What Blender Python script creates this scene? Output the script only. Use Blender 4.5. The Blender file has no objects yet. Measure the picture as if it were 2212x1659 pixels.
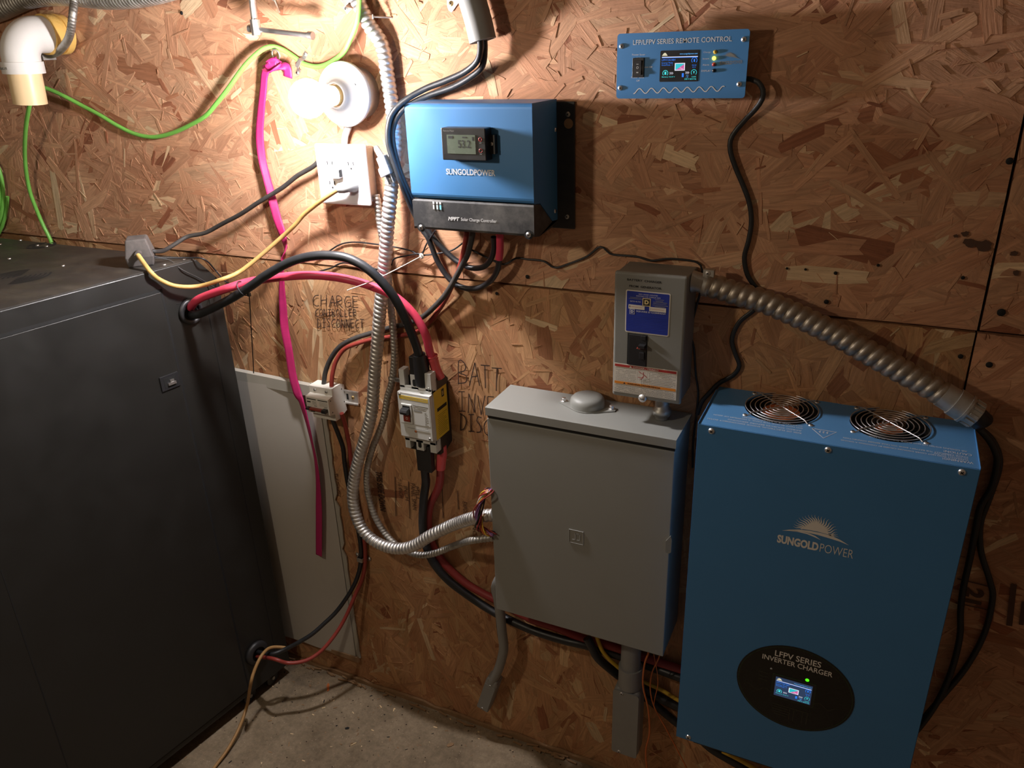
import bpy, math, random
import numpy as np
from mathutils import Vector, Matrix
random.seed(7)
SC = bpy.context.scene
COL = SC.collection
PI = math.pi
# ------------------------------------------------------------------ camera
FPX = 1688.1                                   # focal length in pixels of a 2212 px wide frame
CAM = Vector((0.0, -1.34025, 1.6508))
YAW, PITCH, ROLL = 0.453447, 0.410144, 0.0351558
fw = Vector((-math.sin(YAW)*math.cos(PITCH), math.cos(YAW)*math.cos(PITCH), -math.sin(PITCH)))
r0 = Vector((math.cos(YAW), math.sin(YAW), 0)); d0 = fw.cross(r0)
rt = math.cos(ROLL)*r0 + math.sin(ROLL)*d0
dn = -math.sin(ROLL)*r0 + math.cos(ROLL)*d0
cd = bpy.data.cameras.new('camera'); cam = bpy.data.objects.new('camera', cd); COL.objects.link(cam)
cam.matrix_world = Matrix(((rt.x, -dn.x, -fw.x, CAM.x), (rt.y, -dn.y, -fw.y, CAM.y), (rt.z, -dn.z, -fw.z, CAM.z), (0, 0, 0, 1)))
cd.sensor_width = 36; cd.lens = FPX/2212*36; cd.clip_start = 0.02
SC.camera = cam
# ------------------------------------------------------------------ light and exposure
BULB = 1200.0                                   # radiance of the frosted bulb
w = bpy.data.worlds.new('world'); SC.world = w; w.use_nodes = True
w.node_tree.nodes['Background'].inputs[0].default_value = (1.0, 0.66, 0.42, 1)
w.node_tree.nodes['Background'].inputs[1].default_value = 0.085
ld = bpy.data.lights.new('work_lamp', 'POINT'); ld.energy = 12.5; ld.color = (1.0, .84, .64); ld.shadow_soft_size = .035
lo = bpy.data.objects.new('work_lamp', ld); lo.location = (-1.145, -1.07, 1.73); COL.objects.link(lo)   # the room's second lamp, whose hard shadows lie beside the boxes
SC.view_settings.view_transform = 'Standard'; SC.view_settings.look = 'None'
SC.view_settings.gamma = 1; SC.view_settings.exposure = 0.0; SC.view_settings.use_curve_mapping = False

def ray(px, py): return rt*(px-1106) + dn*(py-829.5) + fw*FPX
def WA(px, py, ax, v):
    d = ray(px, py); return CAM + d*((v-CAM[ax])/d[ax])
def WX(px, py, x): return WA(px, py, 0, x)      # point of a sight line on a plane x = const
def WY(px, py, y=0.0): return WA(px, py, 1, y)  # ... on a plane parallel to the wall
def WZ(px, py, z=0.0): return WA(px, py, 2, z)  # ... on a level plane

# ------------------------------------------------------------------ materials
def nd(t, typ, **k):
    n = t.nodes.new(typ)
    for a, b in k.items():
        if a == 'inp':
            for i, v in b.items(): n.inputs[i].default_value = v
        else: setattr(n, a, b)
    return n
def srgb(h):
    c = [int(h[i:i+2], 16)/255 for i in (0, 2, 4)]
    return tuple((x/12.92 if x <= .04045 else ((x+.055)/1.055)**2.4) for x in c)+(1,)
def mat(name, col, rough=.5, metal=0., vary=.12, scale=30, bump=0., spec=.5, dust=None, dust_amt=.3, emit=None, est=1., coat=0., stretch=None):
    m = bpy.data.materials.new(name); m.use_nodes = True; t = m.node_tree; b = t.nodes['Principled BSDF']
    if isinstance(col, str): col = srgb(col)
    tc = nd(t, 'ShaderNodeTexCoord'); L = t.links.new
    vec = tc.outputs['Object']
    if stretch:
        mp = nd(t, 'ShaderNodeMapping'); mp.inputs['Scale'].default_value = stretch; L(vec, mp.inputs[0]); vec = mp.outputs[0]
    n = nd(t, 'ShaderNodeTexNoise', inp={'Scale': scale, 'Detail': 5, 'Roughness': .6}); L(vec, n.inputs['Vector'])
    mx = nd(t, 'ShaderNodeMix', data_type='RGBA')
    mx.inputs[6].default_value = tuple(max(0, c*(1-vary)) for c in col[:3])+(1,)
    mx.inputs[7].default_value = tuple(min(1, c*(1+vary)) for c in col[:3])+(1,)
    L(n.outputs[0], mx.inputs[0]); out = mx.outputs[2]
    if dust:
        n2 = nd(t, 'ShaderNodeTexNoise', inp={'Scale': 9, 'Detail': 8, 'Roughness': .7}); L(tc.outputs['Object'], n2.inputs['Vector'])
        r = nd(t, 'ShaderNodeMapRange', inp={1: .45, 2: .75, 3: 0, 4: dust_amt}); L(n2.outputs[0], r.inputs[0])
        m2 = nd(t, 'ShaderNodeMix', data_type='RGBA'); m2.inputs[7].default_value = srgb(dust)
        L(r.outputs[0], m2.inputs[0]); L(out, m2.inputs[6]); out = m2.outputs[2]
    L(out, b.inputs['Base Color'])
    r2 = nd(t, 'ShaderNodeMapRange', inp={1: .3, 2: .7, 3: max(.02, rough-.06), 4: min(1, rough+.08)}); L(n.outputs[0], r2.inputs[0]); L(r2.outputs[0], b.inputs['Roughness'])
    b.inputs['Metallic'].default_value = metal; b.inputs['Specular IOR Level'].default_value = spec; b.inputs['Coat Weight'].default_value = coat
    if bump:
        bp = nd(t, 'ShaderNodeBump', inp={'Strength': bump, 'Distance': .001}); L(n.outputs[0], bp.inputs['Height']); L(bp.outputs[0], b.inputs['Normal'])
    if emit:
        b.inputs['Emission Color'].default_value = srgb(emit) if isinstance(emit, str) else emit
        b.inputs['Emission Strength'].default_value = est
    return m
M = {}
def add(k, *a, **q): M[k] = mat(k, *a, **q)
add('galv', (.72, .71, .69), .48, 1., .25, 60)
add('galv_dull', (.50, .49, .46), .52, 1., .35, 45, bump=.15)
add('flex', (.40, .35, .29), .48, 1., .5, 70, bump=.3)
add('chrome', (.8, .8, .8), .36, 1., .1, 40)
add('brass', (.75, .55, .25), .35, 1., .1)
add('porcelain', 'f2efea', .3, vary=.02)
add('white_plastic', 'ecebee', .38, vary=.02)
add('cream_plastic', 'dcd8cd', .42, vary=.03)
add('grey_white', 'c9cac6', .45, vary=.03)
add('breaker_white', 'd9d5cb', .45, vary=.04)
add('blue_paint', (.062, .225, .50), .42, vary=.04, scale=15, spec=.45)
add('blue_top', (.075, .245, .50), .55, vary=.04, scale=15, spec=.9)
add('black_paint', (.022, .022, .024), .5, vary=.25, scale=25, dust='6a6258', dust_amt=.25)
add('black_dusty', (.03, .03, .032), .6, vary=.25, scale=25, dust='8e8a84', dust_amt=.55)
add('black_plastic', (.018, .018, .020), .38, vary=.2)
add('black_rubber', (.018, .018, .020), .45, vary=.3, scale=60, dust='55504a', dust_amt=.15)
add('cable_black', (.016, .017, .019), .42, vary=.3, scale=60)
add('cable_dusty', (.03, .028, .027), .6, vary=.35, scale=60, dust='7d7468', dust_amt=.3)
add('red_cable', (.66, .055, .11), .42, vary=.12, scale=40)
add('red_dark', (.30, .035, .035), .5, vary=.15, scale=40)
add('red_thin', (.27, .038, .028), .45, vary=.15, scale=40)
add('red_shrink', (.66, .09, .10), .35, vary=.08)
add('cab', (.015, .0145, .013), .42, vary=.12, scale=12, spec=.5)
add('cab_top', (.030, .027, .024), .5, vary=.3, scale=8, dust='5e5648', dust_amt=.5, stretch=(1, 3, 1))
add('grey_enamel', (.265, .27, .25), .5, vary=.05, scale=14, spec=.8)
add('grey_enamel2', (.21, .21, .19), .4, vary=.06, scale=14, spec=.5)
add('pvc_grey', (.25, .25, .24), .5, vary=.12, scale=40)
add('pvc_white', 'dcdad6', .4, vary=.04)
add('pvc_cream', 'e8cda0', .35, vary=.10, scale=9)
add('pvc_yellow', 'e0b766', .3, vary=.1, scale=9)
add('green_wire', (.19, .53, .09), .38, vary=.12, scale=40)
add('yellow_cord', (.52, .34, .11), .5, vary=.35, scale=45, dust='6b6358', dust_amt=.5)
add('yellow_wire', (.65, .42, .04), .5, vary=.25, scale=70)
add('floor_cord', (.36, .20, .07), .55, vary=.3, scale=40)
add('orange_wire', (.60, .16, .04), .45, vary=.15)
add('magenta', (.42, .016, .115), .55, vary=.25, scale=900, stretch=(.01, .01, 1), bump=.4)
add('adapter', (.075, .066, .062), .75, vary=.3, scale=35, dust='8a8078', dust_amt=.5, bump=.2)
add('label_blue', (.02, .04, .30), .35, vary=.08)
add('label_white', 'd8d2c6', .45, vary=.03)
add('label_red', (.42, .04, .035), .45, vary=.06)
add('label_orange', (.72, .25, .03), .45, vary=.06)
add('label_yellow', (.72, .50, .04), .45, vary=.06)
add('gold', (.75, .6, .28), .45, vary=.03)
add('print_white', 'd5d6d6', .5, vary=.02)
add('print_cream', 'e8e6e2', .5, vary=.02)
add('print_grey', '8a8a86', .5, vary=.02)
add('print_black', (.012, .012, .012), .6, vary=.1)
add('print_dim', (.05, .05, .03), .5, vary=.1)
add('ink', (.035, .016, .010), .8, vary=.2)
add('ink_faint', (.085, .042, .025), .8, vary=.3, scale=200)
add('dark', (.006, .006, .006), .8, vary=.1)
add('red_plastic', (.25, .04, .025), .4, vary=.1)
add('copper', (.85, .32, .13), .5, 1., .1)
add('lcd', (.17, .21, .16), .25, vary=.04)
add('white_board', 'b4afa6', .42, vary=.05, scale=7)
add('board_tape', 'a9a59a', .6, vary=.1, scale=25, bump=.3)
add('wood_chip', (.30, .18, .09), .8, vary=.3, scale=80)
add('oval', (.010, .010, .008), .25, vary=.1)
add('oval_ring', (.025, .05, .018), .3, vary=.1)
add('romex', 'bdbab8', .5, vary=.05)
def glow(k, c, s): M[k] = mat(k, (0, 0, 0), .4, vary=0, emit=c, est=s)
glow('scr_bg', '0a0c10', 1); glow('scr_bg2', '2c3c58', 1); glow('scr_blue', '2a7cf0', 1.); glow('scr_sky', '58aef8', 1.2); glow('scr_cyan', '45dfe0', 1.)
glow('scr_white', 'f0f0ff', 1.); glow('scr_teal', '2cc4cc', 1.); glow('scr_pink', 'd060a0', 1.); glow('scr_sun', 'd8d0b0', 1.)
glow('led_green', (.10, 1, .01, 1), 1.2); glow('led_yellow', (1., .62, .04, 1), 7); glow('led_cyan', (.3, .8, 1, 1), 1.3); glow('led_white', (.9, 1, 1, 1), 1.)
glow('bulb_neck', (1., .95, .96, 1), 9)
glow('bulb', (1., .95, .96, 1), BULB)

# OSB: strands carry their own colour (attribute tint) and grain direction (attribute suv)
def osb_mat(name, ramp, dirt):
    m = bpy.data.materials.new(name); m.use_nodes = True; t = m.node_tree; b = t.nodes['Principled BSDF']; L = t.links.new
    at = nd(t, 'ShaderNodeAttribute', attribute_name='tint'); uv = nd(t, 'ShaderNodeAttribute', attribute_name='suv')
    sp = nd(t, 'ShaderNodeSeparateColor'); L(at.outputs['Color'], sp.inputs[0])
    cr = nd(t, 'ShaderNodeValToRGB'); L(sp.outputs[0], cr.inputs[0])
    els = cr.color_ramp.elements
    while len(els) < len(ramp): els.new(.5)
    for e, (p, c) in zip(els, ramp): e.position = p; e.color = srgb(c)
    def noise(sc, det, ro, src=None):
        mp = nd(t, 'ShaderNodeMapping'); mp.inputs['Scale'].default_value = sc; L(src or uv.outputs['Vector'], mp.inputs[0])
        n = nd(t, 'ShaderNodeTexNoise', inp={'Scale': 1, 'Detail': det, 'Roughness': ro}); L(mp.outputs[0], n.inputs['Vector']); return n
    g1 = noise((14, 220, 1), 5, .65); g2 = noise((45, 1100, 1), 3, .6); g3 = noise((60, 160, 1), 4, .7)
    tc = nd(t, 'ShaderNodeTexCoord'); g4 = noise((2.3, 2.3, 2.3), 5, .6, tc.outputs['Object']); g5 = noise((28, 28, 28), 6, .7, tc.outputs['Object'])
    def rng(src, a, c, lo, hi):
        r = nd(t, 'ShaderNodeMapRange', inp={1: a, 2: c, 3: lo, 4: hi}); L(src, r.inputs[0]); return r.outputs[0]
    def mul(a, c):
        x = nd(t, 'ShaderNodeMath', operation='MULTIPLY'); L(a, x.inputs[0])
        if isinstance(c, float): x.inputs[1].default_value = c
        else: L(c, x.inputs[1])
        return x.outputs[0]
    k = mul(rng(g1.outputs[0], .3, .7, .74, 1.16), rng(g2.outputs[0], .3, .7, .9, 1.08))
    k = mul(k, rng(g3.outputs[0], .64, .74, 1., .62)); k = mul(k, rng(g5.outputs[0], .28, .40, .72, 1.))
    k = mul(k, rng(sp.outputs[1], 0, 1, .84, 1.12))
    v = nd(t, 'ShaderNodeVectorMath', operation='SCALE'); L(cr.outputs[0], v.inputs[0]); L(k, v.inputs['Scale'])
    mx = nd(t, 'ShaderNodeMix', data_type='RGBA', blend_type='MULTIPLY'); mx.inputs[7].default_value = srgb(dirt)
    L(rng(g4.outputs[0], .42, .7, 0, .55), mx.inputs[0]); L(v.outputs[0], mx.inputs[6]); L(mx.outputs[2], b.inputs['Base Color'])
    b.inputs['Roughness'].default_value = .72; b.inputs['Specular IOR Level'].default_value = .25
    ad = nd(t, 'ShaderNodeMath', operation='ADD'); L(g1.outputs[0], ad.inputs[0]); L(g5.outputs[0], ad.inputs[1])
    bp = nd(t, 'ShaderNodeBump', inp={'Strength': .75, 'Distance': .0014}); L(ad.outputs[0], bp.inputs['Height']); L(bp.outputs[0], b.inputs['Normal'])
    return m
M['osb'] = osb_mat('osb', [(0, '945c44'), (.16, 'b27c5c'), (.36, 'c69474'), (.58, 'd0a280'), (.8, 'dcb692'), (1, 'ecd0aa')], 'c8ac92')
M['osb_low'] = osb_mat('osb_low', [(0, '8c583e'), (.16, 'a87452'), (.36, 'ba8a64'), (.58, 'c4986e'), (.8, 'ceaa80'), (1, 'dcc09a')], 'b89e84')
def concrete():
    m = bpy.data.materials.new('concrete'); m.use_nodes = True; t = m.node_tree; b = t.nodes['Principled BSDF']; L = t.links.new
    tc = nd(t, 'ShaderNodeTexCoord')
    a = nd(t, 'ShaderNodeTexNoise', inp={'Scale': 5, 'Detail': 8, 'Roughness': .65}); c = nd(t, 'ShaderNodeTexNoise', inp={'Scale': 90, 'Detail': 5, 'Roughness': .7})
    v = nd(t, 'ShaderNodeTexVoronoi', inp={'Scale': 150}); v2 = nd(t, 'ShaderNodeTexVoronoi', inp={'Scale': 85})
    for n in (a, c, v, v2): L(tc.outputs['Object'], n.inputs['Vector'])
    cr = nd(t, 'ShaderNodeValToRGB'); cr.color_ramp.elements[0].color = srgb('6c5d49'); cr.color_ramp.elements[1].color = srgb('a5937a')
    cr.color_ramp.elements[0].position = .3; cr.color_ramp.elements[1].position = .7; L(a.outputs[0], cr.inputs[0])
    mx = nd(t, 'ShaderNodeMix', data_type='RGBA', blend_type='MULTIPLY', inp={0: .8}); L(cr.outputs[0], mx.inputs[6])
    r = nd(t, 'ShaderNodeMapRange', inp={1: .3, 2: .7, 3: .6, 4: 1.15}); L(c.outputs[0], r.inputs[0]); L(r.outputs[0], mx.inputs[7])
    sp = nd(t, 'ShaderNodeMapRange', inp={1: .10, 2: .16, 3: 1, 4: 0}); L(v.outputs['Distance'], sp.inputs[0])
    pk = nd(t, 'ShaderNodeMath', operation='LESS_THAN', inp={1: .22}); sc = nd(t, 'ShaderNodeSeparateColor'); L(v.outputs['Color'], sc.inputs[0]); L(sc.outputs[0], pk.inputs[0])
    pm = nd(t, 'ShaderNodeMath', operation='MULTIPLY'); L(sp.outputs[0], pm.inputs[0]); L(pk.outputs[0], pm.inputs[1])
    m2 = nd(t, 'ShaderNodeMix', data_type='RGBA'); m2.inputs[7].default_value = srgb('c0ad94'); L(pm.outputs[0], m2.inputs[0]); L(mx.outputs[2], m2.inputs[6])
    sp2 = nd(t, 'ShaderNodeMapRange', inp={1: .14, 2: .2, 3: 1, 4: 0}); L(v2.outputs['Distance'], sp2.inputs[0])
    pk2 = nd(t, 'ShaderNodeMath', operation='LESS_THAN', inp={1: .16}); sc2 = nd(t, 'ShaderNodeSeparateColor'); L(v2.outputs['Color'], sc2.inputs[0]); L(sc2.outputs[1], pk2.inputs[0])
    pm2 = nd(t, 'ShaderNodeMath', operation='MULTIPLY'); L(sp2.outputs[0], pm2.inputs[0]); L(pk2.outputs[0], pm2.inputs[1])
    m3 = nd(t, 'ShaderNodeMix', data_type='RGBA'); m3.inputs[7].default_value = srgb('3a2c20'); L(pm2.outputs[0], m3.inputs[0]); L(m2.outputs[2], m3.inputs[6])
    L(m3.outputs[2], b.inputs['Base Color']); b.inputs['Roughness'].default_value = .8; b.inputs['Specular IOR Level'].default_value = .25
    bp = nd(t, 'ShaderNodeBump', inp={'Strength': .5, 'Distance': .003}); L(c.outputs[0], bp.inputs['Height']); L(bp.outputs[0], b.inputs['Normal'])
    return m
M['concrete'] = concrete()

# ------------------------------------------------------------------ mesh collector
ORG = {}
_tc = {}
def text_geo(s, bold=0.):
    k = (s, bold)
    if k not in _tc:
        cu = bpy.data.curves.new('t', 'FONT'); cu.body = s; cu.offset = bold; cu.resolution_u = 3; cu.size = 1
        o = bpy.data.objects.new('t', cu); COL.objects.link(o); dg = bpy.context.evaluated_depsgraph_get(); me = bpy.data.meshes.new_from_object(o.evaluated_get(dg))
        vs = [tuple(v.co) for v in me.vertices]; fs = [tuple(p.vertices) for p in me.polygons]
        bpy.data.objects.remove(o); bpy.data.curves.remove(cu); bpy.data.meshes.remove(me)
        _tc[k] = (vs, fs)
    return _tc[k]
class B:
    def __init__(s, m='galv', T=None): s.v = []; s.f = []; s.mi = []; s.sm = []; s.ms = []; s.m = m; s.T = T
    def face(s, vs, fs, sm=False, m=None):
        m = m or s.m
        if m not in s.ms: s.ms.append(m)
        k = len(s.v); i = s.ms.index(m)
        s.v += [(s.T @ Vector(v)) if s.T else Vector(v) for v in vs]
        for f in fs: s.f.append([a+k for a in f]); s.mi.append(i); s.sm.append(sm)
        return s
    def box(s, x0, x1, y0, y1, z0, z1, m=None):
        x0, x1 = sorted((x0, x1)); y0, y1 = sorted((y0, y1)); z0, z1 = sorted((z0, z1))
        return s.face([(x, y, z) for x in (x0, x1) for y in (y0, y1) for z in (z0, z1)],
                      [(0, 1, 3, 2), (4, 6, 7, 5), (0, 4, 5, 1), (2, 3, 7, 6), (0, 2, 6, 4), (1, 5, 7, 3)], m=m)
    def obox(s, c, a, b, d, m=None):   # box from centre and three half-axis vectors
        c = Vector(c); vs = [c+a*i+b*j+d*k for i in (-1, 1) for j in (-1, 1) for k in (-1, 1)]
        return s.face(vs, [(0, 1, 3, 2), (4, 6, 7, 5), (0, 4, 5, 1), (2, 3, 7, 6), (0, 2, 6, 4), (1, 5, 7, 3)], m=m)
    def prism(s, pts, d, m=None, sm=False):  # planar polygon pts (3d) pushed by vector d
        n = len(pts); d = Vector(d); P = [Vector(p) for p in pts]
        s.face(P+[p+d for p in P], [tuple(range(n))[::-1], tuple(range(n, 2*n))], m=m)
        return s.face(P+[p+d for p in P], [(i, (i+1) % n, (i+1) % n+n, i+n) for i in range(n)], m=m, sm=sm)
    def xz(s, pts, y0, y1, m=None, sm=False): return s.prism([(x, y0, z) for x, z in pts], (0, y1-y0, 0), m, sm)
    def yz(s, pts, x0, x1, m=None): return s.prism([(x0, y, z) for y, z in pts], (x1-x0, 0, 0), m)
    def xy(s, pts, z0, z1, m=None, sm=False): return s.prism([(x, y, z0) for x, y in pts], (0, 0, z1-z0), m, sm)
    def sweep(s, P, r, seg=10, rf=None, cap=True, m=None, closed=False, flat=None):
        P = [Vector(p) for p in P]; n = len(P); ts = []
        for i in range(n):
            a = P[i-1] if (i or closed) else P[0]; c = P[(i+1) % n] if (i < n-1 or closed) else P[-1]
            t = (c-a); ts.append(t.normalized() if t.length > 1e-9 else Vector((0, 0, 1)))
        up = Vector((0, 1, 0)) if abs(ts[0].y) < .9 else Vector((1, 0, 0))
        u = (up-ts[0]*up.dot(ts[0])).normalized(); vs = []; L = 0
        for i in range(n):
            if i: L += (P[i]-P[i-1]).length; u = u-ts[i]*u.dot(ts[i]); u = u.normalized() if u.length > 1e-6 else ts[i].orthogonal().normalized()
            w_ = ts[i].cross(u)
            for j in range(seg):
                a = 2*PI*j/seg; rr = rf(L, a) if rf else r
                if flat: vs.append(P[i]+u*math.cos(a)*rr*flat[0]+w_*math.sin(a)*rr*flat[1])
                else: vs.append(P[i]+(u*math.cos(a)+w_*math.sin(a))*rr)
        fs = [(i*seg+j, i*seg+(j+1) % seg, (i+1)*seg+(j+1) % seg, (i+1)*seg+j) for i in range(n-1) for j in range(seg)]
        if closed: fs += [((n-1)*seg+j, (n-1)*seg+(j+1) % seg, (j+1) % seg, j) for j in range(seg)]
        s.face(vs, fs, True, m)
        if cap and not closed: s.face(vs[:seg], [tuple(range(seg))[::-1]], m=m); s.face(vs[-seg:], [tuple(range(seg))], m=m)
        return s
    def cyl(s, a, b, r, r2=None, seg=24, m=None):
        a = Vector(a); b = Vector(b); L = (b-a).length; r2 = r if r2 is None else r2
        return s.sweep([a, b], r, seg, rf=lambda l, t: r if l < L/2 else r2, m=m)
    def lathe(s, prof, c, ax, seg=32, m=None):  # prof: (radius, height along ax)
        ax = Vector(ax).normalized(); u = ax.orthogonal().normalized(); w_ = ax.cross(u); c = Vector(c); n = len(prof)
        vs = [c+ax*h+(u*math.cos(2*PI*j/seg)+w_*math.sin(2*PI*j/seg))*r for r, h in prof for j in range(seg)]
        fs = [(i*seg+j, i*seg+(j+1) % seg, (i+1)*seg+(j+1) % seg, (i+1)*seg+j) for i in range(n-1) for j in range(seg)]
        return s.face(vs, fs, True, m)
    def sph(s, c, r, m=None, sy=1, n=14):
        return s.lathe([(max(1e-5, r*math.sin(PI*i/n)), -r*sy*math.cos(PI*i/n)) for i in range(n+1)], c, (0, -1, 0), 28, m)
    def ribbon(s, pts, wd, nrm, m=None, lift=0, taper=False):  # flat line of width wd on a plane with normal nrm
        nrm = Vector(nrm); P = [Vector(p)+nrm*lift for p in pts]; vs = []; n = len(P)
        for i in range(n):
            t = (P[min(i+1, n-1)]-P[max(i-1, 0)]); t = t.normalized() if t.length else Vector((1, 0, 0)); o = t.cross(nrm).normalized()
            k = wd/2*(max(.12, 1-i/(n-1)) if taper else 1); vs += [P[i]+o*k, P[i]-o*k]
        return s.face(vs, [(2*i, 2*i+1, 2*i+3, 2*i+2) for i in range(n-1)], m=m)
    def text(s, st, bl, right, up, m=None, bold=0., ital=0.):  # bl corner; right/up span the word's full width/height
        vs, fs = text_geo(st, bold); xs = [v[0] for v in vs]; ys = [v[1] for v in vs]
        x0, x1, y0, y1 = min(xs), max(xs), min(ys), max(ys); bl = Vector(bl); right = Vector(right); up = Vector(up)
        return s.face([bl+right*((v[0]-x0)/(x1-x0)+ital*(v[1]-y0)/(y1-y0))+up*((v[1]-y0)/(y1-y0)) for v in vs], fs, m=m)
    def textp(s, st, BLp, BRp, TLp, y, m=None, bold=0., ital=0.):  # word between sighted corners on the plane y
        a = WY(*BLp, y); b = WY(*BRp, y); c = WY(*TLp, y)
        return s.text(st, a, (b.x-a.x, 0, (b.z-a.z)*.5), (0, 0, c.z-a.z), m, bold, ital)
    def build(s, name, parent=None, bevel=0, bseg=2, angle=35):
        me = bpy.data.meshes.new(name)
        if parent is not None: org = ORG[parent.name]
        else:
            xs = [v.x for v in s.v]; ys = [v.y for v in s.v]; zs = [v.z for v in s.v]
            org = Vector(((min(xs)+max(xs))/2, (min(ys)+max(ys))/2, min(zs)))
        me.from_pydata([tuple(v-org) for v in s.v], [], s.f)
        for k in s.ms: me.materials.append(M[k])
        me.polygons.foreach_set('material_index', s.mi); me.polygons.foreach_set('use_smooth', s.sm); me.update()
        o = bpy.data.objects.new(name, me); COL.objects.link(o); ORG[o.name] = org
        if parent is not None: o.parent = parent
        else: o.location = org
        if bevel:
            b = o.modifiers.new('bevel', 'BEVEL'); b.width = bevel; b.segments = bseg; b.limit_method = 'ANGLE'; b.angle_limit = math.radians(angle); b.harden_normals = False
        return o
def thing(name, label, cat, loc, group=None):
    o = bpy.data.objects.new(name, None); COL.objects.link(o); o.location = loc; o.empty_display_size = .02; ORG[o.name] = Vector(loc)
    return tag(o, label, cat, group)
def tag(o, label, cat, group=None, kind=None):
    o['label'] = label; o['category'] = cat
    if group: o['group'] = group
    if kind: o['kind'] = kind
    return o
def lab(o, l): o['label'] = l; return o
def struct(o): o['kind'] = 'structure'; return o
def path(pts, step=.006):   # pts (px, py[, distance from the wall]) -> smooth 3d curve; distances run linearly between given ones
    ks = [i for i, p in enumerate(pts) if len(p) > 2]; out = []
    for i, p in enumerate(pts):
        if len(p) > 3: out.append(Vector(p[3])); continue
        if len(p) > 2: d = p[2]
        else:
            a = max([k for k in ks if k < i], default=ks[0]); b = min([k for k in ks if k > i], default=ks[-1])
            d = pts[a][2] if a == b else pts[a][2]+(pts[b][2]-pts[a][2])*(i-a)/(b-a)
        out.append(WY(p[0], p[1], -d))
    return smooth(out, step)
def smooth(P, step=.006):
    P = [Vector(p) for p in P]; Q = [P[0]*2-P[1]]+P+[P[-1]*2-P[-2]]; out = []
    for i in range(1, len(Q)-2):
        p0, p1, p2, p3 = Q[i-1:i+3]; n = max(1, int((p2-p1).length/step))
        for k in range(n):
            t = k/n; out.append(.5*((2*p1)+(p2-p0)*t+(2*p0-5*p1+4*p2-p3)*t*t+(3*p1-p0-3*p2+p3)*t**3))
    out.append(P[-1]); return out
def even(P, step):      # resample to even spacing
    out = [P[0]]; acc = 0
    for a, b in zip(P, P[1:]):
        L = (b-a).length
        while acc+L >= step and L > 0:
            t = (step-acc)/L; a = a.lerp(b, t); out.append(a); L = (b-a).length; acc = 0
        acc += L
    return out
def cable(name, label, cat, pts, r, m, group=None, parent=None, seg=10, step=.006, flat=None):
    o = B(m).sweep(path(pts, step), r, seg, flat=flat).build(name, parent)
    if parent is None: tag(o, label, cat, group)
    elif label: o['label'] = label
    return o
def armour(r, pitch, amp):
    def f(L, a):
        p = (L/pitch+a/(2*PI)) % 1; return r*(1-amp)+r*amp*math.sqrt(max(0, 1-(2*p-1)**2))
    return f
def screw(b, c, n, r, m='chrome', slot=True):   # domed head with a dark cross recess
    n = Vector(n).normalized(); c = Vector(c)
    b.lathe([(r, 0), (r*.98, r*.18), (r*.75, r*.42), (r*.4, r*.55), (.0001, r*.6)], c, n, 16, m)
    if slot:
        u = n.orthogonal().normalized(); w_ = n.cross(u); q = c+n*r*.58
        for a in (u, w_): b.obox(q, a*r*.5, n.cross(a)*r*.12, n*r*.06, 'dark')
    return b
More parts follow.
